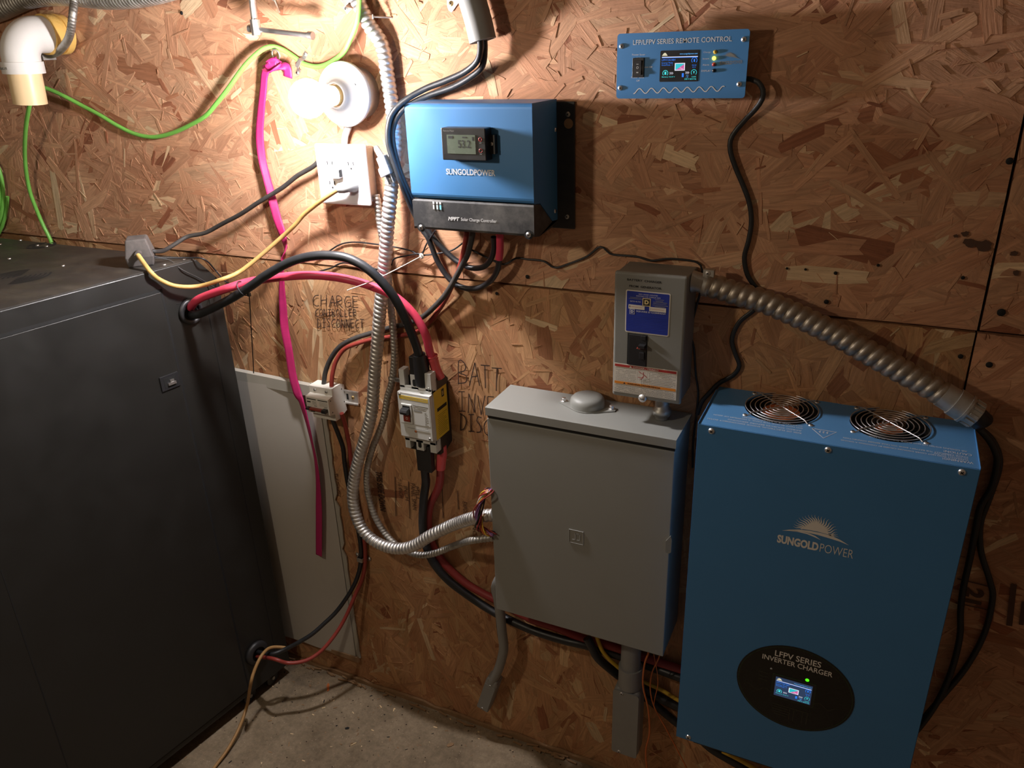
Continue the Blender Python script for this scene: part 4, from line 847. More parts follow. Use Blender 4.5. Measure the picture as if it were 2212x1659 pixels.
# ================================================================== big blue inverter
iv = thing('inverter_charger', 'large blue inverter box with two top fans at the lower right', 'inverter', (-.027, -.003, .33))
ix0, ix1, iz1, Yi = -.2325, .1775, 1.064, -.165
iz0 = WY(1465, 1592, Yi).z
b = B('blue_paint'); b.box(ix0, ix1, Yi, Yi+.0015, iz0, iz1-.0005); b.box(ix0, ix0+.0015, Yi, -.02, iz0, iz1+.0025); b.box(ix1-.0015, ix1, Yi, -.02, iz0, iz1+.0025); b.box(ix0, ix1, Yi, -.02, iz0, iz0+.0015)
b.build('front_cover', iv, bevel=.0007)
b = B('blue_top'); ztp = iz1-.0002
F1 = WZ(1688, 883, ztp); F2 = WZ(1922, 918, ztp); FR = .0605
F1.y = F2.y = (F1.y+F2.y)/2
def holed(x0, x1, y0, y1, c, r):   # plate with a round hole, as a ring of quads
    n = 48; vs = []; 
    for k in range(n):
        a = 2*PI*k/n; ca, sa = math.cos(a), math.sin(a); vs.append((c.x+r*ca, c.y+r*sa, ztp))
        t = min((x1-c.x)/ca if ca > 1e-6 else 9, (x0-c.x)/ca if ca < -1e-6 else 9, (y1-c.y)/sa if sa > 1e-6 else 9, (y0-c.y)/sa if sa < -1e-6 else 9); vs.append((c.x+t*ca, c.y+t*sa, ztp))
    b.face(vs, [(2*k, 2*k+1, (2*k+3) % (2*n), (2*k+2) % (2*n)) for k in range(n)])
    for X in (x0, x1):
        for Y in (y0, y1):
            a = math.atan2(Y-c.y, X-c.x) % (2*PI); k = int(a/(2*PI)*n); b.face([vs[2*k+1], (X, Y, ztp), vs[(2*k+3) % (2*n)]], [(0, 1, 2)])
    b.face([(c.x+r*math.cos(2*PI*k/n), c.y+r*math.sin(2*PI*k/n), ztp-h) for h in (0, .003) for k in range(n)], [(k, (k+1) % n, n+(k+1) % n, n+k) for k in range(n)])
xm = (F1.x+F2.x)/2; yb0, yb1 = Yi+.0015, -.004
yA, yB = F1.y-.0615, min(F1.y+.062, yb1)
holed(ix0+.0015, xm, yA, yb1, F1, FR) if yb1 > F1.y+FR else holed(ix0+.0015, xm, yA, F1.y+FR+.001, F1, FR)
holed(xm, ix1-.0015, yA, yb1, F2, FR) if yb1 > F2.y+FR else holed(xm, ix1-.0015, yA, F2.y+FR+.001, F2, FR)
b.box(ix0+.0015, ix1-.0015, yb0, yA, ztp-.001, ztp)
tp = b.build('top_panel', iv)
b = B('dark'); b.box(ix0+.003, ix1-.003, Yi+.003, -.004, iz0+.002, 1.015); b.build('inner_chassis', iv)
for Fc, rh in ((F1, .031), (F2, .021)):
    fan = B('black_plastic'); fan.lathe([(FR+.001, -.002), (FR+.001, -.045), (.0001, -.045)], (Fc.x, Fc.y, ztp), (0, 0, 1), 40, 'dark')
    for k in range(7):
        a = 2*PI*k/7; vs = []
        for j in range(5):
            rr = .02+.036*j/4
            for s_ in (0, 1):
                aa = a+s_*.55+j*.06; vs.append((Fc.x+rr*math.cos(aa), Fc.y+rr*math.sin(aa), ztp-.012-.012*s_))
        fan.face(vs, [(2*j, 2*j+1, 2*j+3, 2*j+2) for j in range(4)], m='black_plastic')
    fo = fan.build('cooling_fan', iv)
    b = B('copper'); b.lathe([(rh*1.15, -.030), (rh*1.15, -.010), (rh, -.0061)], (Fc.x, Fc.y, ztp), (0, 0, 1), 32, 'dark'); b.lathe([(rh, -.0060), (rh*.55, -.0058)], (Fc.x, Fc.y, ztp), (0, 0, 1), 32, 'copper'); b.lathe([(rh*.55, -.0058), (.0001, -.0058)], (Fc.x, Fc.y, ztp), (0, 0, 1), 32, 'galv')
    lab(b.build('fan_hub', fo), 'copper coloured fan hub')
    g = B('chrome')
    for k in range(7):
        rr = .011+.0485*k/6; g.sweep([Vector((Fc.x+rr*math.cos(a), Fc.y+rr*math.sin(a), ztp+.0030)) for a in [2*PI*j/48 for j in range(48)]], .00085, 6, closed=True)
    for sx, sy in ((1, 1), (1, -1)):
        a = Vector((sx, sy, 0)).normalized(); g.sweep([Vector((Fc.x, Fc.y, ztp+.0048))+a*-.060, Vector((Fc.x, Fc.y, ztp+.0048))+a*.060], .0011, 8)
        for e_ in (-1, 1): g.sweep([Vector((Fc.x, Fc.y, ztp+.0048))+a*e_*.060, Vector((Fc.x, Fc.y, ztp+.0012))+a*e_*.067], .0011, 8)
    g.build('fan_guard', fo)
    for sx in (-1, 1):
        for sy in (-1, 1):
            c = Vector((Fc.x+sx*.0525, Fc.y+sy*.0475, ztp)); screw(B(), c, (0, 0, 1), .0042, 'galv').build('screw', iv)
# print on the top, read from the wall side
def TT(s, p_first, p_last, h, bold=0.):
    a = WZ(*p_first, ztp+.0004); e = WZ(*p_last, ztp+.0004); b.text(s, (a.x, (a.y+e.y)/2-0*h, ztp+.0004), (e.x-a.x, 0, 0), (0, -h, 0), None, bold)
def t3(x, y): return (1500+x/6.9125, 810+y/6.9125)
def t4(x, y): return (1800+x/6.144, 840+y/6.144)
b = B('print_white')
def TL(s, xr__, xl_, y, h, bold=0.): b.text(s, (xr__, y, ztp+.0004), (xl_-xr__, 0, 0), (0, -h, 0), None, bold)
def zx(p): return WZ(*p, ztp)
for s, a, e in (('CLEARANCE IS RECOMMENDED', t3(1612, 770), t3(710, 640)), ('DO NOT BLOCK THE FANS, A MINIMUM OF 20CM', t3(1610, 800), t3(285, 598)), ('AC&DC SOURCES BEFORE SERVICING', t3(1600, 840), t3(495, 675)), ('RISK OF ELECTRICAL SHOCK DISCONNECT BOTH', t3(1595, 875), t3(195, 655))):
    A = zx(a); E_ = zx(e); TL(s, A.x, E_.x, A.y+.0022, .0042)
for s, a, e, h in (('AIR COOLING SYSTEM DO NOT BLOCK THE VENTS & FANS', t4(1775, 835), t4(470, 645), .0038), ('CAUTION!', t4(1838, 885), t4(1465, 830), .0066), ('CHECK CAREFULLY THE BATTERY BANK VOLTAGE BEFORE CONNECTION', t4(1788, 912), t4(130, 655), .0038), ('DO YOU TAKE ANY RISK', t4(1788, 930), t4(1330, 858), .003), ('WARRANTY DOES NOT COVER DAMAGES CAUSED BY CHOOSING A WRONG', t4(1795, 952), t4(100, 688), .0038), ('WARNING!', t4(1858, 990), t4(1450, 930), .0066)):
    A = zx(a); E_ = zx(e); TL(s, A.x, E_.x, A.y+h/2, h)
q = [zx(t3(*k)) for k in ((1755, 800), (2120, 862), (1925, 945))]; q = [Vector((k.x, k.y, ztp+.0004)) for k in q]; q[1].y = q[0].y
b.ribbon([q[0], q[1], q[2], q[0], q[0].lerp(q[1], .1)], .0016, (0, 0, 1))
for k in range(3):
    c = q[0].lerp(q[1], .34+.15*k)+Vector((0, -.004, 0)); b.ribbon([c+Vector((.0012*math.sin(t*1.1), -.0008*t, 0)) for t in range(10)], .0011, (0, 0, 1))
b.build('warning_print', tp)
for q in ((1537, 931), (1789, 972), (2078, 1020), (1487, 1592)): screw(B(), WY(*q, Yi), (0, -1, 0), .0055).build('screw', iv)
# logo on the front
def c5(x, y): return (1640+x/9.217, 1080+y/9.217)
def fl2(x, y): return WY(*c5(x, y), Yi-.0004)
b = B('print_cream'); sunlogo(b, fl2, 'print_cream')
A = WY(*c5(350, 845), Yi-.0004); E_ = WY(*c5(1172, 1000), Yi-.0004); zt__ = WY(*c5(355, 680), Yi-.0004).z; hh = zt__-A.z
b.text('SUNGOLD', A, (E_.x-A.x, 0, 0), (0, 0, hh), None, .045)
A2 = WY(*c5(1200, 1025), Yi-.0004); E2 = WY(*c5(1862, 1165), Yi-.0004); b.text('POWER', (A2.x, A.y, A.z), (E2.x-A2.x, 0, 0), (0, 0, hh), None, -.01)
b.build('sun_logo', iv)
# oval display panel
q0, q1, q2, q3 = WY(1590, 1470, Yi), WY(1848, 1510, Yi), WY(1690, 1390, Yi), WY(1760, 1588, Yi)
ocx = (q0.x+q1.x)/2; ocz = (q2.z+q3.z)/2; orx = (q1.x-q0.x)/2; orz = (q2.z-q3.z)/2
def ell(k): return [(ocx+orx*k*math.cos(a), ocz+orz*k*math.sin(a)) for a in [2*PI*j/64 for j in range(64)]]
b = B('oval'); b.xz(ell(1), Yi-.0008, Yi); ov = b.build('oval_panel', iv)
b = B('oval_ring'); b.ribbon([(x, Yi-.0010, z) for x, z in ell(.965)+ell(.965)[:1]], .0011, (0, -1, 0)); b.build('oval_rim_line', ov)
yo = Yi-.0011
def c3(x, y): return (1560+x/6.9125, 1360+y/6.9125)
b = B('print_grey')
A = WY(*c3(785, 388), yo); E_ = WY(*c3(1472, 572), yo); T_ = WY(*c3(795, 305), yo); b.text('LFPV SERIES', A, (E_.x-A.x, 0, 0), (0, 0, T_.z-A.z), 'print_cream', .01)
A = WY(*c3(598, 430), yo); E_ = WY(*c3(1640, 735), yo); T_ = WY(*c3(605, 365), yo); b.text('INVERTER CHARGER', A, (E_.x-A.x, 0, 0), (0, 0, T_.z-A.z+.001), 'print_cream', .01)
b.build('lettering', ov)
b = B('print_dim'); P = []
for k in range(121):
    t = k/120; P.append(Vector((ocx-orx*.86+2*orx*.80*t, yo, ocz-orz*.22+.0045*math.sin(t*2*PI*5.2))))
b.ribbon(P, .0009, (0, -1, 0))
for v, u0, u1 in ((-.50, -.32, .30), (-.56, -.32, -.05), (-.62, -.32, .0), (-.68, -.30, -.02), (-.74, -.28, -.05)): b.box(ocx+orx*u0, ocx+orx*u1, yo-.0001, yo, ocz+orz*v, ocz+orz*v+.0012)
for u in (-.02, .05, .2, .28): b.box(ocx+orx*u, ocx+orx*u+.0008, yo-.0001, yo, ocz-orz*.80, ocz-orz*.52)
for v in (.02, .10, .20): b.box(ocx-orx*.62, ocx-orx*.46, yo-.0001, yo, ocz+orz*v, ocz+orz*v+.001)
b.build('faint_print', ov)
q = [WY(*c3(*k), yo) for k in ((800, 690), (1350, 850), (1315, 1130), (775, 962))]; sx0, sx1, sz0, sz1 = (q[0].x+q[3].x)/2, (q[1].x+q[2].x)/2, (q[2].z+q[3].z)/2, (q[0].z+q[1].z)/2
b = B('oval_ring'); b.xz(rrect(sx0-.006, sx1+.006, sz0-.006, sz1+.005, .002), Yi-.0014, Yi-.0004); b.xz(rrect(sx0-.005, sx1+.005, sz0-.005, sz1+.004, .002), Yi-.0016, Yi-.0004, 'black_plastic'); s2_ = b.build('screen', ov)
b = B('scr_bg2'); screen_art(b, Vector((sx0, 0, sz0)), sx1-sx0, sz1-sz0, Yi-.0018, 'scr_bg2'); lab(b.build('screen_picture', s2_), 'lit blue menu picture')
for q, m_, r_, l_ in ((c3(1270, 755), 'led_green', .0034, 'glowing green light'), (c3(735, 585), 'print_grey', .0022, 'unlit small light')):
    c = WY(*q, yo); b = B(m_); b.lathe([(r_, 0), (r_*.7, .0009), (.0001, .0012)], c, (0, -1, 0), 16); lab(b.build('indicator_light', ov), l_)
b = B('black_paint'); b.box(ix0+.03, ix1-.02, Yi+.025, -.004, iz0-.030, iz0-.0005); b.build('cable_box', iv, bevel=.002)

# ================================================================== large battery breaker
bk = thing('battery_breaker', 'large white moulded breaker with yellow side label above the printed wall stamps', 'breaker', (-.845, -.003, .85))
x0, x1 = -.884, -.8055
b = B('black_plastic'); b.yz([(-.003, .842), (-.003, .995), (-.020, 1.012), (-.055, 1.012), (-.055, .832), (-.03, .832)], x0, x1); b.build('base', bk, bevel=.0015)
b = B('grey_white'); b.box(x0, x1, -.0725, -.055, .868, .990); b.build('housing', bk, bevel=.0015)
b = B('grey_white'); b.box(x0-.0005, x1, -.083, -.070, .8785, .983); b.box(x0+.002, x1-.002, -.0835, -.083, .912, .978); b.build('front_cover', bk, bevel=.001)
b = B('grey_white')
for (za, zb_2, up) in ((.985, 1.030, 1), (.845, .872, -1)):
    lo, hi = min(za, zb_2), max(za, zb_2)
    for (u0, u1) in ((0, .013), (.028, .047), (.063, .0785)):
        B('grey_white').box(x0+u0, x0+u1, -.0715, -.050, lo-.002, hi-(.008 if (u0 == .028 and up > 0) else 0)).build('terminal_barrier', bk, bevel=.001)
    B('grey_white').box(x0, x1, -.0715, -.066, lo-.004 if up > 0 else hi-.010, lo+.010 if up > 0 else hi+.002).build('terminal_shelf', bk, bevel=.001)
for zz in (1.004, .858): B('dark').xz(rrect(x0+.0335, x0+.0415, zz-.008, zz+.008, .0038), -.0722, -.0712).build('mounting_hole', bk)
for q in ((x1-.0065, -.0722, .996), (x1-.0065, -.0835, .8835), (x0+.0055, -.0835, .9785)): screw(B(), q, (0, -1, 0), .0032, 'galv_dull').build('screw', bk)
yb_ = -.0838
b = B('label_yellow'); b.box(x0+.004, x1-.004, yb_-.0001, yb_+.0005, .9685, .9765)
for zz, k0, k1 in ((.9741, .006, .07), (.9712, .015, .074)):
    u = k0
    while u < k1: l = random.uniform(.001, .003); b.box(x0+u, x0+u+l, yb_-.0002, yb_, zz-.0005, zz+.0006, 'print_grey'); u += l+.0007
lab(b.build('warning_strip', bk), 'yellow warning strip')
b = B('grey_white'); b.box(x0+.008, x0+.034, -.0865, -.083, .9125, .958); tg = b.build('toggle_frame', bk, bevel=.001)
b = B('dark'); b.box(x0+.012, x0+.030, -.0868, -.0864, .9175, .9545); b.build('toggle_slot', tg)
b = B('red_plastic'); b.box(x0+.013, x0+.029, -.0885, -.0866, .918, .936); b.text('O', (x0+.019, -.0887, .923), (.005, 0, 0), (0, 0, .006), 'label_white'); lab(b.build('red_flag', tg, bevel=.0005), 'dark red flag below the toggle')
b = B('black_plastic'); b.yz([(-.0866, .936), (-.098, .938), (-.101, .944), (-.098, .949), (-.0866, .951)], x0+.0125, x0+.0295); b.build('toggle', tg, bevel=.0008)
b = B('print_grey')
for zz, k0, k1, h in ((.9575, .037, .073, .0018), (.9535, .037, .070, .0008), (.950, .038, .068, .0009), (.9455, .038, .058, .0030)): b.box(x0+k0, x0+k1, yb_-.0001, yb_+.0003, zz-h/2, zz+h/2)
b.text('LV 225', (x0+.060, yb_-.0001, .9495), (.012, 0, 0), (0, 0, .0028)) if 0 else None
for i in range(9): b.box(x0+.064, x0+.064+random.uniform(.004, .009), yb_-.0001, yb_+.0003, .915+.0035*i, .9162+.0035*i)
b.text('CE', (x0+.064, yb_-.0001, .905), (.006, 0, 0), (0, 0, .004)); b.box(x0+.018, x1-.006, yb_-.0003, yb_+.0003, .9015, .9022)
b.lathe([(.0030, 0), (.0001, .0008)], (x0+.038, yb_, .8955), (0, -1, 0), 14, 'copper')
b.build('rating_print', bk)
xs_ = x1+.0004
b = B('label_yellow'); b.yz([(-.012, .873), (-.066, .873), (-.066, .985), (-.012, .985)], x1, xs_); yl = b.build('side_label', bk)
b = B('print_black'); b.box(xs_, xs_+.0002, -.034, -.024, .962, .980); b.box(xs_, xs_+.0002, -.056, -.016, .936, .944); b.text('B', (xs_+.0004, -.032, .966), (0, .006, 0), (0, 0, .009), 'gold')
for i in range(12): b.box(xs_, xs_+.0002, -.058+random.uniform(0, .004), -.016-random.uniform(0, .018), .880+.0042*i, .8806+.0042*i)
b.build('label_print', yl)
# ================================================================== small charge controller breaker
sb3 = thing('rail_breaker', 'small white two pole breaker on a short rail beside the white board', 'breaker', (-1.115, -.003, .865))
x0, x1 = -1.149, -1.0845
b = B('breaker_white'); b.yz([(-.008, .872), (-.008, .938), (-.020, .944), (-.053, .944), (-.053, .926), (-.070, .924), (-.070, .884), (-.052, .880), (-.052, .862), (-.034, .862), (-.020, .868)], x0, x1); b.build('housing', sb3, bevel=.0012)
b = B('galv'); b.box(x0-.004, x1+.036, -.0085, -.003, .8925, .9225); b.box(x0-.004, x1+.036, -.011, -.0085, .8895, .8935); b.box(x0-.004, x1+.036, -.011, -.0085, .9215, .9255); screw(b, (x1+.022, -.0085, .9075), (0, -1, 0), .0045, 'brass'); b.box(x1+.004, x1+.010, -.0088, -.0084, .900, .915, 'dark'); rl = b.build('mounting_rail', sb3, bevel=.0004)
b = B('black_plastic'); b.box(x0+.003, x0+.014, -.080, -.070, .894, .899); b.box(x1-.016, x1-.004, -.081, -.070, .892, .900); b.box(x0+.010, x1-.010, -.079, -.071, .894, .899, 'red_plastic'); b.build('toggle', sb3, bevel=.0008)
b = B('print_grey'); b.box(x0+.003, x0+.029, -.0703, -.0699, .9175, .9195, 'print_black'); b.box(x0+.034, x1-.003, -.0703, -.0699, .9175, .9195, 'print_black')
b.box(x0+.003, x0+.013, -.0703, -.0699, .9095, .9125, 'print_black')
for i in range(4): b.box(x0+.018, x0+.030, -.0703, -.0699, .906+.0025*i, .9067+.0025*i); b.box(x0+.038, x1-.004, -.0703, -.0699, .905+.003*i, .9056+.003*i)
b.box(x0+.022, x0+.030, -.0703, -.0699, .9020, .9030, 'print_black'); b.box(x1-.014, x1-.006, -.0703, -.0699, .9020, .9030, 'print_black'); b.box(x0+.010, x0+.022, -.0703, -.0699, .8865, .8885, 'print_black'); b.build('print', sb3)
for k in (.016, .0485):
    b = B('galv_dull'); b.lathe([(.0046, .0), (.0042, -.003), (.0001, -.003)], (x0+k, -.0532, .9345), (0, -1, 0), 16, 'dark'); screw(b, (x0+k, -.0535, .9345), (0, -1, 0), .0034, 'galv_dull'); b.build('terminal_screw', sb3)
b = B('dark')
for q in ((-.018, .930), (-.062, .918), (-.014, .896), (-.060, .888)): b.lathe([(.0017, .0002), (.0001, .0003)], (x1, q[0], q[1]), (1, 0, 0), 10)
lab(b.build('rivet_hole', sb3), 'small dark rivet holes on the side')
# ================================================================== cables and conduits
def FW(px, py, off=0.):
    d = ray(px, py); o = Vector((RX, RY, 0)); return CAM+d*((off-(CAM-o).dot(Nn))/d.dot(Nn))
def E3(v): return (0, 0, 0, Vector(v))
gw = Vector((RX, RY, 0))+U*gu+Vector((0, 0, gz))
# main battery cables, cabinet to breaker
bb = thing('battery_cable', 'thick black battery cable arching from the cabinet over to the white breaker', 'cable', gw)
b = B('cable_black'); b.sweep(path([E3(gw+Vector((0, 0, -.007))+Nn*.003), (424, 680, .160), (443, 673, .158), (494, 648, .157), (539, 620, .152), (576, 594, .146), (627, 566, .136), (677, 553, .128), (728, 553, .12), (766, 564, .112), (804, 589, .105), (842, 629, .096), (867, 670, .088), (887, 715, .080), (902, 756, .072), (908, 790, .064)]), .0093, 18); b.build('cable', bb)
b = B('black_rubber'); b.sweep(path([(905, 765, .068), (909, 795, .064), (913, 830, .062)]), .0155, 18, rf=lambda L, a: .0135+.06*min(L, .03)); 
A = WY(909, 815, -.060); b.box(A.x-.020, A.x+.018, -.070, -.050, 1.005, 1.062); lab(b.build('insulating_sleeve', bb, bevel=.002), 'flat black insulating sleeve')
rb = thing('battery_cable', 'thick red battery cable arching from the cabinet over to the white breaker', 'cable', gw)
b = B('red_cable'); b.sweep(path([E3(gw+Vector((0, 0, .009))+Nn*.003), (424, 650, .160), (443, 640, .160), (494, 622, .158), (532, 610, .136), (560, 605, .126), (601, 599, .118), (652, 595, .115), (702, 596, .105), (753, 604, .098), (804, 619, .086), (854, 642, .073), (892, 677, .066), (918, 720, .060), (930, 766, .050), (938, 784, .046)]), .0088, 18); b.build('cable', rb)
b = B('red_shrink'); b.sweep(path([(933, 768, .047), (937, 782, .045), (942, 797, .042), (953, 817, .038)], .002), .01, 18, rf=lambda L, a: .0108+(.0014 if L < .004 else 0)+(.0012 if .007 < L < .009 else 0)-.08*max(0, L-.03)); lab(b.build('terminal_boot', rb), 'shiny red terminal boot')
# lower cables, breaker to inverter
lb_ = thing('battery_cable', 'thick black battery cable sweeping from under the white breaker behind the grey enclosure', 'cable', (-.85, -.02, .8))
b = B('cable_black'); b.sweep(path([(917, 1005, .052), (919, 1030, .044), (920, 1043, .040), (915, 1081, .038), (913, 1132, .035), (918, 1170, .034), (935, 1213, .031), (966, 1251, .028), (1004, 1281, .026), (1042, 1307, .025), (1067, 1322, .026), (1089, 1334, .028), (1152, 1362, .034), (1215, 1382, .036), (1266, 1394, .033), (1329, 1414, .020), (1400, 1438, .016), (1468, 1463, .025), (1500, 1475, .025)]), .0098, 16); b.build('cable', lb_)
A = WY(917, 985, -.056); b = B('black_rubber'); b.box(A.x-.017, A.x+.020, -.064, -.046, .785, .850); lab(b.build('insulating_sleeve', lb_, bevel=.002), 'flat black insulating sleeve')
lr_ = thing('battery_cable', 'thick red battery cable sweeping from under the white breaker behind the grey enclosure', 'cable', (-.82, -.02, .8))
b = B('red_dark'); b.sweep(path([(951, 1010, .036), (951, 1031, .032), (946, 1056, .026), (930, 1089, .018), (925, 1122, .0135), (928, 1157, .0125), (943, 1195, .0125), (968, 1226, .014), (1004, 1258, .014), (1042, 1281, .014), (1068, 1294, .015), (1100, 1313, .02), (1152, 1339, .024), (1203, 1356, .026), (1253, 1377, .028), (1329, 1399, .024), (1405, 1425, .02), (1468, 1445, .02), (1500, 1455, .02)]), .0092, 16); b.build('cable', lr_)
b = B('red_shrink'); b.sweep(path([(957, 962, .036), (955, 980, .036), (952, 1000, .036), (951, 1012, .036)]), .0112, 18, rf=lambda L, a: .0075+.16*min(L, .025)); lab(b.build('terminal_boot', lr_), 'shiny red terminal boot')
# zip tie around the upper pair
A = path([(525, 627, .153), (539, 619, .153)])[0]; tz = (WY(560, 604, -.15)-WY(515, 634, -.155)).normalized(); u1 = Vector((0, 1, 0)); u1 = (u1-tz*u1.dot(tz)).normalized(); u2 = tz.cross(u1)
zt1 = thing('cable_tie', 'black cable tie with a long hanging tail around the red and black battery cables', 'cable tie', A)
b = B('cable_black'); P = [A+Vector((0, 0, .004))+(u1*math.cos(t)*.0125+u2*math.sin(t)*.0165) for t in [2*PI*k/28 for k in range(28)]]; b.sweep(P, .0011, 6, closed=True); b.build('loop', zt1)
b = B('black_plastic'); q = WY(538, 637, -.150); b.box(q.x-.003, q.x+.003, q.y-.003, q.y+.003, q.z-.003, q.z+.004); b.build('head', zt1)
b = B('cable_black'); b.sweep(path([(538, 636, .150), (540, 660, .148), (542, 700, .145), (545, 746, .14), (547, 785, .135), (548, 806, .132)]), .0011, 6); b.build('tail', zt1)

# armoured conduits
QS = q = WX(1067, 1112, ex0); q2 = WX(1068, 1161, ex0)
tc1 = thing('armored_conduit', 'thick silver armored conduit hanging in a long loop from the top to the grey enclosure', 'conduit', (-.95, -.02, 1.5))
P = path([(735, -60, .020), (752, -25, .020), (771, 0, .020), (796, 51, .020), (826, 101, .019), (839, 177, .018), (848, 240, .018), (852, 300, .020), (850, 350, .024), (846, 400, .032), (841, 450, .040), (836, 505, .043), (831, 569, .044), (822, 657, .046), (816, 733, .047), (809, 809, .047), (805, 872, .048), (800, 905, .051), (788, 948, .055), (774, 995, .059), (766, 1030, .061), (762, 1070, .063), (768, 1110, .065), (786, 1148, .067), (818, 1174, .072), (857, 1185, .078), (893, 1179, .079), (930, 1157, .077), (978, 1134, .078), (1029, 1117, -q.y+.002), E3(q)], .002)
b = B('galv'); b.sweep(even(P, .0013), .0135, 20, rf=armour(.0142, .0102, .24)); b.build('spiral_tube', tc1)
tc2 = thing('armored_conduit', 'thin armored conduit hanging behind the thick one, from the outlet box to the grey enclosure', 'conduit', (-.95, -.02, 1.2))
P = path([(812, 420, .014), (816, 441, .015), (821, 480, .017), (829, 530, .019), (838, 590, .020), (842, 644, .022), (849, 708, .0225), (852, 771, .0225), (847, 822, .0235), (837, 860, .024), (830, 900, .028), (817, 938, .032), (805, 967, .036), (794, 1010, .040), (793, 1051, .042), (799, 1081, .042), (811, 1117, .042), (832, 1152, .040), (855, 1176, .048), (882, 1192, .053), (910, 1199, .054), (940, 1195, .054), (978, 1180, .055), (1016, 1168, -q2.y), E3(q2)], .002)
b = B('galv_dull'); b.sweep(even(P, .0011), .0075, 16, rf=armour(.0082, .0082, .28)); b.build('spiral_tube', tc2)
# hose clamp tab
b = B('galv_dull'); A = WY(848, 817, -.0235); b.sweep([A+Vector((math.cos(t)*.0092, math.sin(t)*.0092, 0)) for t in [2*PI*k/24 for k in range(24)]], .0035, 6, closed=True, flat=(.2, 1)); b.box(A.x+.008, A.x+.026, A.y-.006, A.y-.002, A.z-.0045, A.z+.004)
for k in range(6): b.obox((A.x+.0105+k*.0022, A.y-.0062, A.z), Vector((.0004, 0, .0002)), Vector((0, .0003, 0)), Vector((-.0003, 0, .0032)), 'dark')
tag(b.build('hose_clamp'), 'slotted metal hose clamp around the thin armored conduit left of the white breaker', 'clamp')
# straps with screws
def strap(name, label, c1, c2, dep, rise=.006, wpx=.006):
    a = WY(*c1, -.0035); e = WY(*c2, -.0035); d = (e-a); L = d.length; d.normalize(); s_ = d.cross(Vector((0, -1, 0))); b = B('galv_dull'); N_ = Vector((0, -1, 0))
    prof = [(-.004, 0), (L*.22, 0), (L*.30, rise), (L*.70, rise), (L*.78, 0), (L+.004, 0)]
    for (l0, h0), (l1, h1) in zip(prof, prof[1:]):
        p0 = a+d*l0+N_*h0; p1 = a+d*l1+N_*h1; c = (p0+p1)/2; t = (p1-p0)/2; n = t.normalized().cross(s_); b.obox(c, t*1.03, s_*wpx, n*.0006)
    t = tag(b.build(name, bevel=.0004), label, 'clamp')
    for q in (a, e): screw(B(), q+N_*.0006, N_, .0038, 'galv').build('screw', t)
    return t
strap('wire_clamp', 'small bent metal clamp holding the green wire beside the lampholder', (660, 117), (643, 157), 0, .010, .0045)
strap('pipe_strap', 'metal strap over the black and red wires below the armored conduit loop', (772, 1198), (798, 1207), 0, .0175, .006)
strap('conduit_strap', 'small metal strap beside the thick armored conduit at the top edge', (748, 20), (790, -22), 0, .028, .007)

# charge controller cables
cp = thing('conduit', 'bent grey plastic conduit with two black cables at the top edge', 'conduit', WY(1035, 40, -.035))
P = path([(1000, -70, .035), (1010, -30, .035), (1020, 0, .035), (1033, 45, .035), (1043, 88, .035)], .004)
b = B('pvc_grey'); b.sweep(P, .0235, 28, cap=False); b.sweep(P[-6:], .0205, 28, m='dark'); e_ = P[-1]; t = (P[-1]-P[-3]).normalized(); b.sweep([e_-t*.001, e_], .0235, 28, rf=lambda L, a: .0235 if L < .0005 else .0205, cap=False); b.build('pipe', cp)
a_ = WY(975, 8, -.0035); b = B('galv'); b.xz([(a_.x-.008, a_.z-.004), (a_.x-.006, a_.z-.010), (a_.x, a_.z-.014), (a_.x+.016, a_.z+.002), (a_.x+.016, a_.z+.02), (a_.x-.008, a_.z+.02)], -.0045, -.0032); screw(b, a_+Vector((0, -.001, 0)), (0, -1, 0), .0045, 'brass'); b.build('clamp_tab', cp)
cable('solar_cable', 'outer black cable curving from the top plastic conduit around the blue charge controller', 'cable',
      [(1034, 70, .040), (1038, 99, .040), (1032, 130, .038), (1006, 154, .030), (968, 172, .026), (918, 192, .026), (875, 217, .034), (849, 243, .042), (839, 273, .046), (839, 311, .048), (852, 354, .048), (867, 395, .044), (879, 425, .034), (895, 462, .022), (915, 500, .018), (924, 512, .018), (933, 534, .016), (946, 566, .014), (966, 597, .014), (983, 613, .015), (1007, 623, .016), (1035, 621, .02), (1059, 607, .026), (1073, 587, .034), (1078, 566, .040), (1080, 545, .044), (1079, 515, .048)], .0056, 'cable_black', seg=12)
cable('solar_cable', 'inner black cable curving from the top plastic conduit behind the blue charge controller', 'cable',
      [(1043, 70, .027), (1047, 99, .027), (1042, 142, .026), (1019, 165, .022), (981, 187, .018), (930, 205, .018), (893, 222, .026), (864, 244, .034), (850, 273, .038), (848, 304, .040), (859, 354, .036), (874, 395, .031), (890, 430, .024), (910, 470, .02), (930, 505, .018), (956, 536, .016), (979, 558, .016), (999, 571, .018), (1019, 579, .020), (1043, 577, .026), (1059, 562, .032), (1067, 538, .038), (1066, 512, .045)], .0056, 'cable_black', seg=12)
b = B('red_cable'); b.sweep(path([(1080, 500, .050), (1080, 518, .048), (1080, 540, .045), (1078, 560, .042)]), .0072, 14); tag(b.build('shrink_tube'), 'red shrink tube over a black cable under the blue charge controller', 'cable sleeve')
cable('controller_cable', 'black cable from the charge controller bottom down to the small rail breaker', 'cable',
      [(1021, 500, .050), (1019, 514, .048), (1010, 550, .040), (995, 579, .034), (979, 609, .030), (960, 639, .026), (936, 665, .022), (912, 685, .014), (880, 699, .009), (850, 706, .0075), (804, 719, .0085), (766, 731, .018), (735, 748, .024), (715, 774, .028), (703, 804, .032), (699, 836, .034)], .0056, 'cable_dusty', seg=12)
